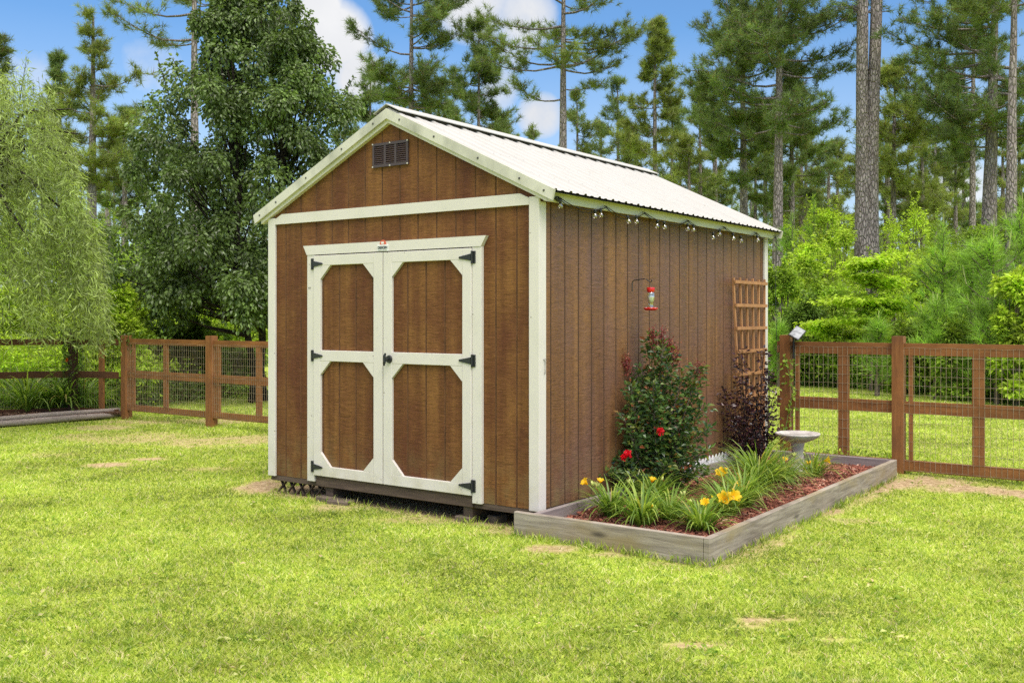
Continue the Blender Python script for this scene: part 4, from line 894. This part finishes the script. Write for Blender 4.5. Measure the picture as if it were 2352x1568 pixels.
pine(938,946,-140,29,16,285,145,'large full crowned pine right behind the shed ridge, just right of the peak',1,1.5,group=MIDG)
pine(1101,1100,62,32,10,330,98,'medium pine between two larger ones above the front of the roof',1,1.25,prof='cone',group=MIDG)
pine(1287,1297,-170,26,20,165,160,'tall pine with thick trunk and wide sparse limbs above the roof centre',0,1.3,True,group=MIDG,extra=((150,3.0,165),(160,.1,120),(105,3.3,170),(228,3.1,110),(95,0,150),(60,3.0,175),(205,-.1,70),(120,-.3,150)))
pine(1508,1505,58,33,12,370,80,'pointed pine standing alone above the far end of the roof',2,1.25,prof='cone',group=MIDG)
pine(1420,1418,186,40,8,380,55,'smaller pine just left of the pointed pine above the roof',1,1.1,prof='cone',group=MIDG,far=True)
pine(1326,1325,220,40,8,380,55,'short pine hugging the right side of the thick trunked pine above the roof',0,1.1,prof='cone',group=MIDG,far=True)
pine(848,851,162,36,9,320,58,'small pine left of the shed peak, before the white cloud',1,1.1,prof='cone',group=MIDG)
pine(786,790,262,42,7,420,48,'low pine between the dark leafy tree and the left roof slope',1,1.1,prof='cone',group=MIDG,far=True)
pine(1228,1226,300,46,6,440,46,'lowest pine top peeking over the roof ridge centre',0,1.1,prof='cone',group=MIDG,far=True)
pine(1032,1030,238,44,6,380,50,'low dark pine between the full crowned pine and the medium pine',1,1.1,prof='cone',group=MIDG,far=True)
RG='pines beyond the right end of the shed'
pine(1710,1704,-50,28,17,430,130,'tall pine left of the straight grey trunk, wide crown with bare lower trunk',1,1.5,group=RG)
pine(1784,1792,-210,25,21,330,165,'tall straight grey trunked pine behind the far end of the roof',1,1.5,group=RG,extra=((60,0,150),(82,-.1,170),(170,.0,165),(195,3.1,150),(225,3.3,170)))
pine(1816,1818,205,31,12,500,105,'mid height pine right of the straight grey trunked pine',1,1.3,group=RG)
pine(1842,1842,330,40,9,540,66,'small thin pine between the grey trunked pine and the twin trunked pine',2,1.1,prof='cone',group=RG,far=True)
pine(1611,1607,212,38,9,480,72,'pine over the far roof slope, left of the wide crowned pine',0,1.2,prof='cone',group=RG,far=True)
pine(1648,1644,250,43,7,500,60,'dim pine tucked between roof slope pine and the wide crowned pine',1,1.1,prof='cone',group=RG,far=True)
pine(2050,2056,163,31,11,480,88,'pine immediately right of the twin trunks, crown starting halfway up',2,1.25,group=RG)
pine(2034,2036,300,42,7,530,62,'thin small pine close behind the twin trunks on the right',1,1.1,prof='cone',group=RG,far=True)
pine(1926,1923,336,42,7,540,66,'short pine just left of the twin trunks',2,1.1,prof='cone',group=RG,far=True)
pine(2121,2118,305,40,8,540,70,'slender far pine midway between the twin trunks and the right edge',2,1.1,prof='cone',group=RG,far=True)
pine(2233,2238,-70,30,13,380,100,'thin dark trunked pine left of the thick leaning pine',1,1.2,group=RG)
pine(2264,2292,-160,23,30,340,195,'thick dark pine with a huge crown near the right edge',1,1.7,group=RG,extra=((60,3.1,215),(112,3.0,235),(175,3.3,180),(290,3.2,150),(250,3.0,170)))
pine(2318,2336,-240,21,24,30,130,'bare grey pine trunk nearest the right edge of the photo',0,.9,group=RG)
pine(2170,2168,380,46,6,560,66,'low far pine with pale gap beside it, above the young pines',2,1.1,prof='cone',group=RG,far=True)
pine(1562,1562,300,44,7,480,60,'far pine above the roof edge right of the pointed pine',1,1.1,prof='cone',group=RG,far=True)
pine(1465,1464,335,48,6,450,42,'smallest pine top above the far third of the roof',2,1.1,prof='cone',group=RG,far=True)
pine(1758,1756,310,46,6,530,62,'dim pine between the wide crowned pine and the grey trunk',1,1.1,prof='cone',group=RG,far=True)
pine(1880,1880,395,48,6,550,55,'short far pine above the bright shrubs left of the twin trunks',2,1.1,prof='cone',group=RG,far=True)
rx=np.random.default_rng(31)
for i,(xx,yt) in enumerate(((1385,250),(1450,270),(1540,200),(1585,290),(1640,150),(1735,190),(1758,250),(1850,240),(1905,300),(1968,250),(2040,230),(2085,300),(2145,290),(2195,210),(2215,290),(2305,280),(2340,240),(985,210),(1150,230),(885,230),(320,330),(95,230),(30,260),(245,300))):
    yy=rx.uniform(36,48); pine(xx,xx+rx.uniform(-5,5),yt+35,yy,rx.uniform(6,9),rx.uniform(430,540),rx.uniform(40,60),'pale slender pine in the rows behind the nearer pines',(2,0,1)[i%3],1.15,prof='cone',far=True,group='slender pines in the rows behind',seed=500+i)
# twin trunk pine
base=at(1990,HPY,24); base[2]=0; tw=empty('pine_tree',base,0,'pine with two tall parallel bare trunks splitting from one base','tree',RG)
q=MB(); cr=MB()
Z=lambda y_:CAMH+(HPY-y_)*24/FPX
for pts_ in (((1982,727,21),(1983,560,20),(1982,440,17),(1981,330,14.5),(1980,200,13.5),(1981,60,13),(1980,-150,12)),((1996,727,21),(1998,560,20),(2000,440,17),(2003,330,14.5),(2007,200,13.5),(2012,60,13),(2018,-150,12))):
    P=[at(x_,y_,24)-base*np.array([1,1,0]) for x_,y_,_ in pts_]; P[0][2]=-.05; q.tube(P,[px2(w_,24) for *_,w_ in pts_],14)
    T=P[-1]; C=T+rng.normal(size=(260,3))*np.array([.9,.9,.8])+np.array([0,0,.9]); q.sticks(np.repeat(T[None],260,0)+(C-T)*.3,C,.012,.004); cr.needles(C,C-T+np.array([0,0,.6]),14,.18,.016)
for x_,y_ in ((1920,12),(1950,18),(1965,5),(1975,330),(2030,20)):
    c=at(x_,y_,24)-base*np.array([1,1,0]); C=c+rng.normal(size=(14,3))*.10; t0_=at(1990,y_+12,24)-base*np.array([1,1,0]); q.sticks(np.repeat(t0_[None],14,0)+(C-t0_)*.15,C,.010,.004); cr.needles(C,C-t0_,14,.17,.014)
q.build('trunk',BARK,tw,True); cr.build('crown',PINE[1],tw)
# distant wood beyond
far=(MB(),MB()); r=np.random.default_rng(77)
for i in range(104):
    xx=-120+i*25+r.uniform(-16,16); yy=r.uniform(50,80); yt=r.uniform(380,540) if (xx<900 or xx>1450) else r.uniform(320,430)
    pine(xx,xx+r.uniform(-6,6),yt,yy,5,640,r.uniform(34,56),'',0,.8,prof='cone',far=True,into=far,seed=1000+i)
fo=MB(); fo.v=far[0].v+far[1].v
n0=far[0].n; fo.q=far[0].q; fo.qm=far[0].qm; fo.t=far[0].t+[t_+n0 for t_ in far[1].t]; fo.tm=far[0].tm+[np.ones_like(t_) for t_ in far[1].tm]; fo.n=n0+far[1].n
r8=np.random.default_rng(8); NN=26000; yv=r8.uniform(42,70,NN); xv=(r8.random(NN)-.5)*yv*1.25; zv=np.abs(r8.normal(0,1.6,NN))*(1+.3*nz(xv,yv,2,.3)); fo.leaves(np.stack([xv,yv,zv],-1),r8.normal(size=(NN,3)),.5,.34,.4,2)
tag(fo.build('distant_woods',[BARKF,PINEF,MIDL]),'pale far wood of pines and undergrowth behind everything else','woods',kind='stuff')  # far pines use a paler needle green

def bush(px,Y,ytop,hw,label,mat_,name='shrub',cat='shrub',group=None,nl=5200,leaf=(.085,.045),nclump=46,zlo=0.0,depth=.8,flat=0.0,seed=None,shape='dome',stems=7,up=.6,ybot=None,sm=TWIG,shoots=26):
    seed=seed if seed is not None else int(px*7+ytop); r=np.random.default_rng(abs(seed)); base=at(px,HPY,Y); base[2]=0; Ht=CAMH+(HPY-ytop)*Y/FPX; R_=px2(hw,Y)
    zlo=zlo if ybot is None else max(0,CAMH+(HPY-ybot)*Y/FPX)
    root=empty(name,base,0,label,cat,group)
    h=r.uniform(0,1,nclump)**.8
    if shape=='dome': pr=np.sqrt(np.clip(1-(h*.96)**2.4,0,1))*(.72+.28*np.minimum(h*3,1))
    elif shape=='cone': pr=(1-h)**.7*(.6+.4*np.minimum(h*4,1))+.08
    else: pr=np.full(nclump,1.0)*np.sqrt(np.clip(1-h**4,.05,1))
    a=r.uniform(0,6.283,nclump); rr=np.sqrt(r.uniform(.12,1,nclump))*pr*R_
    C=np.stack([np.cos(a)*rr,np.sin(a)*rr*depth,zlo+(Ht-zlo)*h*.93],-1)
    cs=np.clip(R_*.30,.14,.55)*r.uniform(.6,1.25,nclump)
    i=r.integers(0,nclump,nl); d_=unit(r.normal(size=(nl,3))+np.array([0,0,.25])); rad=r.uniform(.25,1,nl)**.6
    off=d_*(cs[i]*rad)[:,None]*np.array([1,1,.8-.55*flat])
    P=C[i]+off; P[:,2]=np.maximum(P[:,2],zlo*.9+.02)
    D=unit(d_*np.array([1,1,.6*(1-flat)])+np.array([0,0,-.15])); b_=MB(); b_.leaves(P,D,leaf[0]*r.uniform(.6,1.25,nl),leaf[1]*r.uniform(.7,1.2,nl),up+flat)
    s_=MB(); K=min(stems,nclump)
    if shoots:
        ks=r.choice(nclump,shoots); Sd=unit(C[ks]*np.array([1,1,0])+r.normal(size=(shoots,3))*.25*R_+np.array([0,0,.9*R_])); L=R_*r.uniform(.25,.6,shoots); S0=C[ks]; S1=S0+Sd*(cs[ks]+L)[:,None]*.9; s_.sticks(S0,S1,.006,.002)
        m_=26; ff=r.uniform(.2,1,(shoots,m_)); Q=(S0[:,None]+(S1-S0)[:,None]*ff[...,None]).reshape(-1,3); b_.leaves(Q,unit(np.repeat(Sd,m_,0)*.5+r.normal(size=(shoots*m_,3))),leaf[0]*.9,leaf[1]*.9,up)
    b_.build('foliage',mat_,root)
    for k in range(K):
        e=C[k]*.9; m0=np.array([e[0]*.35,e[1]*.35,e[2]*.55]); s_.tube([(r.normal(0,.05),r.normal(0,.05),-.02),tuple(m0),tuple(e)],[max(.012,R_*.03),max(.009,R_*.02),.004],5,0,False)
    s_.sticks(C*.75,C,.010,.004); s_.build('stem',sm,root); return root

# dark leafy tree left of the shed
yT=15.4; tb_=at(590,HPY,yT); tb_[2]=0; pear=empty('broadleaf_tree',tb_,0,'big dark glossy leaved tree with two stems left of the shed','tree')
r=np.random.default_rng(12); tk=MB()
zt=lambda y_:CAMH+(HPY-y_)*yT/FPX
st1=[at(578,927,yT),at(585,860,yT),at(572,790,yT),at(560,715,yT),at(545,600,yT),at(548,400,yT),at(556,200,yT),at(560,40,yT)]
st2=[at(606,922,yT+.3),at(598,850,yT+.3),at(603,780,yT+.3),at(601,715,yT+.3),at(630,590,yT+.2),at(650,420,yT+.2),at(640,260,yT),at(620,160,yT)]
for s_,w_ in ((st1,10),(st2,11)):
    tk.tube([p-tb_ for p in s_],[px2(v,yT) for v in np.linspace(w_,2,len(s_))],9)
outl=[(-20,500,640),(60,478,700),(130,462,735),(190,440,752),(240,375,765),(300,335,785),(380,300,800),(460,285,815),(540,262,830),(620,255,820),(680,300,800),(722,400,770)]
oy=np.array([o_[0] for o_ in outl]); oL=np.array([o_[1] for o_ in outl]); oR=np.array([o_[2] for o_ in outl])
nc=380; yy=oy[0]+(oy[-1]-oy[0])*r.uniform(0,1,nc)**.80; xl=np.interp(yy,oy,oL)+r.normal(0,26,nc); xr=np.interp(yy,oy,oR)+r.normal(0,22,nc); fx=r.beta(1.1,1.0,nc); xx=xl+(xr-xl)*fx
hwid=(xr-xl)/2*yT/FPX; lat_=(fx-.5)*2; dep=np.sqrt(np.clip(1-lat_**2,.05,1))*hwid*.8*r.uniform(-1,1,nc)
C=np.stack([(xx-CPX)/FPX*yT,yT+dep,CAMH-(yy-HPY)*yT/FPX],-1)-tb_
nl=84000; i=r.integers(0,nc,nl); d_=unit(r.normal(size=(nl,3))); cs=r.uniform(.14,.36,nc)*np.where(yy<200,.75,1); P=C[i]+d_*(cs[i]*r.uniform(.1,1,nl)**.6)[:,None]
lf=MB(); lf.leaves(P,unit(d_*.6+np.array([0,0,-.55])),.072*r.uniform(.6,1.2,nl),.048*r.uniform(.7,1.15,nl),.4)
for k in range(60):      # protruding shoots
    j=r.integers(0,nc); o_=C[j]; dd=unit(np.array([o_[0]*.5,o_[1]*.3,1.2])+r.normal(0,.25,3)); L=r.uniform(.35,.75); q_=o_+dd[None]*np.linspace(.1,L,14)[:,None]; tk.tube([o_,o_+dd*L],[.008,.003],4); lf.leaves(np.repeat(q_,2,0),r.normal(size=(28,3))+dd,.07,.045,.3)
# sparse outer sprig upper left
sp=[at(x_,y_,yT)-tb_ for x_,y_ in ((480,205),(440,180),(405,155),(396,133))]; tk.tube(sp,[.012,.009,.006,.003],5)
for p_ in np.concatenate([np.linspace(a_,b2,8) for a_,b2 in zip(sp,sp[1:])]): lf.leaves(p_+r.normal(0,.05,(4,3)),r.normal(size=(4,3))-np.array([0,0,.6]),.075,.05,.3)
for k in range(0,nc,3):
    src=(st1 if C[k][0]+tb_[0]<(600-CPX)/FPX*yT else st2); z_=C[k][2]*.72; zs=np.array([p[2] for p in src]); p0=np.array([np.interp(min(max(z_,1.0),zs[-1]),zs,[p[i_] for p in src]) for i_ in range(3)])-tb_
    tk.tube([p0,(p0+C[k])/2+np.array([0,0,-.06]),C[k]],[.028,.016,.005],4,0,False)
lf.build('crown',PEARL,pear); tk.build('trunk',BARKD,pear,True)

# willow
yW=11.6; wb=at(-150,HPY,yW); wb[2]=0; wil=empty('willow_tree',wb,0,'pale green weeping willow with hanging strands at the left edge','tree'); r=np.random.default_rng(15); lf=MB(); tk=MB()
tk.tube([(0,0,-.05),(.05,.02,1.2),(.1,0,2.2),(.3,.1,3.1)],[.16,.13,.11,.07],10)
wo=[(130,-60,20),(185,-60,95),(250,-60,125),(320,-60,165),(400,-60,190),(480,-60,212),(560,-60,232),(640,-60,236),(700,-60,218),(780,-60,178)]
wy=np.array([o_[0] for o_ in wo]); wR=np.array([o_[2] for o_ in wo])
for k in range(470):
    y0=r.uniform(150,690); xr=np.interp(y0,wy,wR); x0=r.uniform(-170,xr-6) if r.random()<.8 else xr-r.uniform(0,40); Yd=yW+r.uniform(-1.1,1.3)
    p=at(x0,y0,Yd)-wb; L=r.uniform(.5,1.35); 
    zend=(CAMH+(HPY-790-r.uniform(-30,25))*Yd/FPX); L=min(L,max(p[2]-zend,.15)); n_=int(L*95)
    f=np.linspace(0,1,n_); sw=r.normal(0,.10,2)+np.array([.06,0]); Q=p+np.stack([sw[0]*f+.02*np.sin(f*6+k),sw[1]*f,.06*np.sin(f*3.1)-L*f],-1)
    tk.sticks(Q[:-4:4],Q[4::4],.0016,.0016)
    lf.leaves(Q+r.normal(0,.035,(n_,3)),np.stack([r.normal(0,.8,n_)+.25,r.normal(0,.7,n_),-.7+r.normal(0,.35,n_)],-1),.105*r.uniform(.5,1.2,n_),.0125*r.uniform(.7,1.2,n_),.1,fold=.04)
for x0,y0,x1,y1 in ((40,330,62,130),(-10,330,25,190),(95,330,120,190),(60,300,100,215)):
    a0=at(x0,y0,yW)-wb; a1=at(x1,y1,yW)-wb; tk.tube([a0,(a0+a1)/2+np.array([-.03,0,0]),a1],[.010,.006,.002],5); Q=a0+(a1-a0)*r.random((130,1))**.8+r.normal(0,.035,(130,3)); lf.leaves(Q,r.normal(size=(130,3))+np.array([.2,0,.2]),.09,.014,.1,fold=.04)
for k in range(22):
    e=at(r.uniform(-60,190),r.uniform(250,560),yW+r.uniform(-.8,.8))-wb; tk.tube([(.2,.05,2.6),tuple(np.array([.2,.05,2.6])*.4+e*.6+np.array([0,0,.4])),tuple(e)],[.04,.022,.006],5,0,False)
lf.build('crown',WILL,wil); tk.build('trunk',BARKD,wil,True)

# shrubs, left
LS='bright shrubs behind the left fence'
bush(15,15.6,650,95,'bright shrub at the far left under the willow strands',BRIGHT,group=LS,nl=7000)
bush(110,16.4,700,85,'bright green shrub behind the dark fence post',BRIGHT,group=LS,nl=6000)
bush(205,15.8,730,80,'low lime shrub behind the fence just left of the gate post',BRIGHT,group=LS,nl=6000)
bush(285,14.6,650,62,'yellow green shrub rising left of the dark leafy tree',BRIGHT,group=LS,nl=6500)
bush(350,19,640,80,'bright shrub glowing through the gap under the dark leafy tree',BRIGHT,group=LS,nl=6000)
bush(470,20,690,90,'sunny shrub far behind the left fence, below the dark crown',BRIGHT,group=LS,nl=6000)
bush(580,20,660,90,'lime shrub directly behind the two dark stems',BRIGHT,group=LS,nl=6000)
bush(330,24,520,110,'tall mid green shrub between willow and dark leafy tree',MIDL,group=LS,nl=7000)
bush(220,25,470,90,'tall olive shrub behind the willow edge',MIDL,group=LS,nl=6500)
bush(60,22,520,140,'large olive shrub hidden behind the willow',MIDL,group=LS,nl=7000)
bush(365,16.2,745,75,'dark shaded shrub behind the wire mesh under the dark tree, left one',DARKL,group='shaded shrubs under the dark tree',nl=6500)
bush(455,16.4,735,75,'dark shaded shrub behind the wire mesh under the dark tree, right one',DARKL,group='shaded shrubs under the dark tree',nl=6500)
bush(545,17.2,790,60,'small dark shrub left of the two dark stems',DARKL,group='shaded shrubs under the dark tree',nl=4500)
# undergrowth strips
def undergrowth(path,hts,n,mats,label,leaf,wid,seed,low=0.0):
    r=np.random.default_rng(seed); path=np.array(path); k=r.uniform(0,len(path)-1.001,n); i=k.astype(int); f=(k-i)[:,None]; P=path[i]*(1-f)+path[i+1]*f; h=np.interp(k,range(len(hts)),hts)
    P=P+np.stack([r.normal(0,.25,n),r.uniform(0,wid,n)],-1); h=h*(1+.35*nz(P[:,0],P[:,1],seed,1.6)); z=h*r.uniform(0,1,n)**.8; b_=MB(); mi=(nz(P[:,0],P[:,1],seed+1,1.2)+r.normal(0,.35,n)>0).astype(int); mi=np.where((z<low)&(r.random(n)<.85),2,mi)  # lowest leaves mostly take the dark leaf, shade painted in by height
    for m_ in (0,1,2):
        s_=mi==m_; c=s_.sum(); b_.leaves(np.stack([P[s_,0],P[s_,1],z[s_]],-1),r.normal(size=(c,3))+np.array([0,0,.3]),leaf*r.uniform(.6,1.3,c),leaf*.5,.5,m_)
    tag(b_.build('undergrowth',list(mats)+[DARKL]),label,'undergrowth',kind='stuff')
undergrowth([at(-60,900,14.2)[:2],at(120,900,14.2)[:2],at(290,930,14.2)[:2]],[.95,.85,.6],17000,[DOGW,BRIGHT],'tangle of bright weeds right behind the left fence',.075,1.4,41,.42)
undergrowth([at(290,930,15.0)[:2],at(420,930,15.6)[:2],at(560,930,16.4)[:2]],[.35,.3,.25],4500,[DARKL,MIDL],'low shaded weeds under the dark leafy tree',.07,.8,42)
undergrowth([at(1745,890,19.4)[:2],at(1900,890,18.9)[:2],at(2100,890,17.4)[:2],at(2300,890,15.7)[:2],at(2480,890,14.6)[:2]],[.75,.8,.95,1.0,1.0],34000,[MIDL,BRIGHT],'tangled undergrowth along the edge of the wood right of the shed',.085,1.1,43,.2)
# shrubs, right
RS='shrubs at the edge of the wood on the right'
def rb(*a,**k): return bush(*a,group=RS,**k)
rb(1795,20.5,600,60,'dense green shrub right beside the far corner trim of the shed',MIDL,nl=6500)
rb(1850,21.5,545,70,'light green shrub behind the corner shrub, right of the roof tip',BRIGHT,nl=6500)
rb(1925,23,505,75,'tallest pale shrub left of the twin trunks',BRIGHT,nl=7000)
rb(1840,19.6,690,75,'dark shrub low behind the solar light',DARKL,nl=7000)
rb(1905,20,640,70,'mid green shrub above the dark one left of the lime tree',MIDL,nl=6500)
rb(2060,22,560,70,'pale shrub right of the twin trunks base',BRIGHT,nl=6500)
rb(2120,21,585,60,'yellow green shrub left of the young pines',BRIGHT,nl=6000)
rb(2335,14.9,600,48,'lime broadleaf shrub at the right edge above the fence',BRIGHT,nl=5000,leaf=(.10,.055))
rb(2250,22,500,90,'green shrub filling the gap behind the young pines',MIDL,nl=7000)
rb(2345,21,475,60,'green shrub behind the young pines at the right edge',MIDL,nl=5500)
rb(2190,15.8,735,50,'small bright shrub at the foot of the young pines',MIDL,nl=4500)
rb(2085,17.2,750,50,'low mid green shrub under the lime tree layers',MIDL,nl=4500)
rb(1815,28,505,75,'far pale shrub behind the roof tip, beyond the nearer shrubs',BRIGHT,nl=6000)
rb(1900,29,465,85,'tall far pale shrub between the grey trunked pine and the twin trunks',BRIGHT,nl=7000)
rb(2085,29,470,80,'tall far pale shrub right of the twin trunks',BRIGHT,nl=6500)
rb(2160,30,500,60,'far shrub behind the left young pine',MIDL,nl=5000)
rb(1990,25,560,80,'far pale shrub between the twin trunk base and lime tree',BRIGHT,nl=6000)
rb(2170,24,545,70,'far pale shrub in the gap beside the young pines',BRIGHT,nl=5500)
# lime layered tree
def layered(px,Y,layers,label,seed):
    r=np.random.default_rng(seed); base=at(px,HPY,Y); base[2]=0; root=empty('dogwood_tree',base,0,label,'small tree'); lf,tk=MB(),MB(); top=max(CAMH+(HPY-y_)*Y/FPX for _,y_,_ in layers)
    tk.tube([(0,0,-.03),(.03,0,top*.5),(0,0,top*.97)],[.035,.025,.006],6)
    for x_,y_,hw in layers:
        c=at(x_,y_,Y)-base; R_=px2(hw,Y)
        for k in range(9):
            a=r.uniform(0,6.283); e=np.array([math.cos(a)*R_*r.uniform(.5,1),math.sin(a)*R_*r.uniform(.4,.8),r.normal(0,.05)])+c; s0=np.array([c[0]*.2,c[1]*.2,c[2]-.12]); f=np.linspace(0,1,8)[:,None]; B=s0+(e-s0)*f+np.array([0,0,.10])*np.sin(f*3.14); tk.tube(B,np.linspace(.012,.003,8),4,0,False)
            n=95; g_=r.uniform(.15,1,n); Q=np.stack([np.interp(g_,f[:,0],B[:,i]) for i in range(3)],-1)+r.normal(0,1,(n,3))*np.array([.09,.09,.022]); dd=unit((e-s0))[None]*.5+r.normal(0,.6,(n,3))*np.array([1,1,.2])+np.array([0,0,-.35]); lf.leaves(Q,dd,.10*r.uniform(.6,1.2,n),.052*r.uniform(.8,1.1,n),1.2)
    lf.build('foliage',DOGW,root); tk.build('trunk',TWIG,root); return root
layered(2000,17.8,[(2005,605,55),(1965,640,55),(2050,650,60),(1925,690,65),(2000,695,70),(2070,700,50),(1960,735,60),(2040,720,50),(1990,610,40)],'small lime green tree with flat leafy layers above the fence',5)
layered(1925,18.6,[(1905,745,60),(1960,760,60),(1930,785,75),(1870,755,50)],'low lime sapling with flat layers right of the solar light',6)
def young_pine(px,Y,ytop,hw,label,seed,n=30,zmin=.1,candles=7):
    r=np.random.default_rng(seed); base=at(px,HPY,Y); base[2]=0; root=empty('young_pine',base,0,label,'tree','young pines above the right fence'); Ht=CAMH+(HPY-ytop)*Y/FPX; R_=px2(hw,Y); tk,nd_,cd=MB(),MB(),MB(); tk.tube([(0,0,-.03),(0,.02,Ht*.5),(.02,0,Ht*.95)],[.045,.03,.008],6); C=[];Ax=[]
    tips=[(np.array([0.02,0,Ht*.95]),np.array([0,0,1.]))]
    for k in range(n):
        h=r.uniform(.12,.93); z=Ht*h; L=R_*((1-h)**.7*.95+.22)*r.uniform(.6,1.1); a=r.uniform(0,6.283); s0=np.array([0,0,z*.92]); e=s0+np.array([math.cos(a)*L,math.sin(a)*L,L*.55+.05]); m0=(s0+e)/2-np.array([0,0,.06]); tk.tube([s0,m0,e],[.014,.010,.006],4,0,False); tips.append((e,unit(e-m0)+np.array([0,0,.5])))
        for f in np.linspace(.35,1,max(2,int(L*4.2))):
            C.append(s0*(1-f)**2+m0*2*f*(1-f)+e*f*f+r.normal(0,.02,3)); Ax.append(unit(e-s0)+np.array([0,0,.4]))
    for f in np.linspace(.35,.97,12): C.append(np.array([.01,0,Ht*f])); Ax.append(np.array([0,0,1.]))
    nd_.needles(np.array(C),np.array(Ax),40,.27,.0105,.72)
    nd_.build('needles',YPINE,root); tk.build('trunk',TWIG,root)
    for k in range(min(candles,len(tips))):
        cd=MB(); p,d_=tips[k]; d_=unit(d_*np.array([.3,.3,1])); cd.tube([p,p+d_*.10,p+d_*r.uniform(.18,.34)],[.010,.009,.003],5); cd.build('candle',CANDLE,root)
    return root
young_pine(2165,17,515,80,'young long needled pine left of the tallest young pine',1,34)
young_pine(2280,15.8,520,100,'tallest young pine with many pale upright shoots near right edge',2,46,candles=16)
young_pine(2230,16.6,560,75,'young pine between the two larger young pines',3,34)
young_pine(2345,17.5,460,70,'young pine cut by the right edge of the photo',4,32)
young_pine(2150,15.9,690,58,'bushy low young pine behind the middle fence post',5,26,candles=3)
young_pine(2015,16.6,735,36,'tiny young pine below the lime tree above the rail',6,16,candles=3)
young_pine(1818,24,490,48,'distant young pine behind the roof tip',7,22)
young_pine(1868,26,450,45,'distant young pine left of the twin trunks',8,22)
young_pine(1790,18.8,745,30,'small young pine beside the shed corner and hanging cord',9,16,candles=2)
young_pine(2290,15.2,690,75,'low spreading young pine right of the middle fence post',10,30,candles=2)
# weeds at the foot of the right fence
undergrowth([W(.3,FT+.12)[:2],W(.9,FT+.12)[:2],W(1.08,FT+.1)[:2]],[.08,.12,.16],380,[MIDL,BRIGHT],'low green weeds behind the raised bed at the fence foot',.04,.1,44)
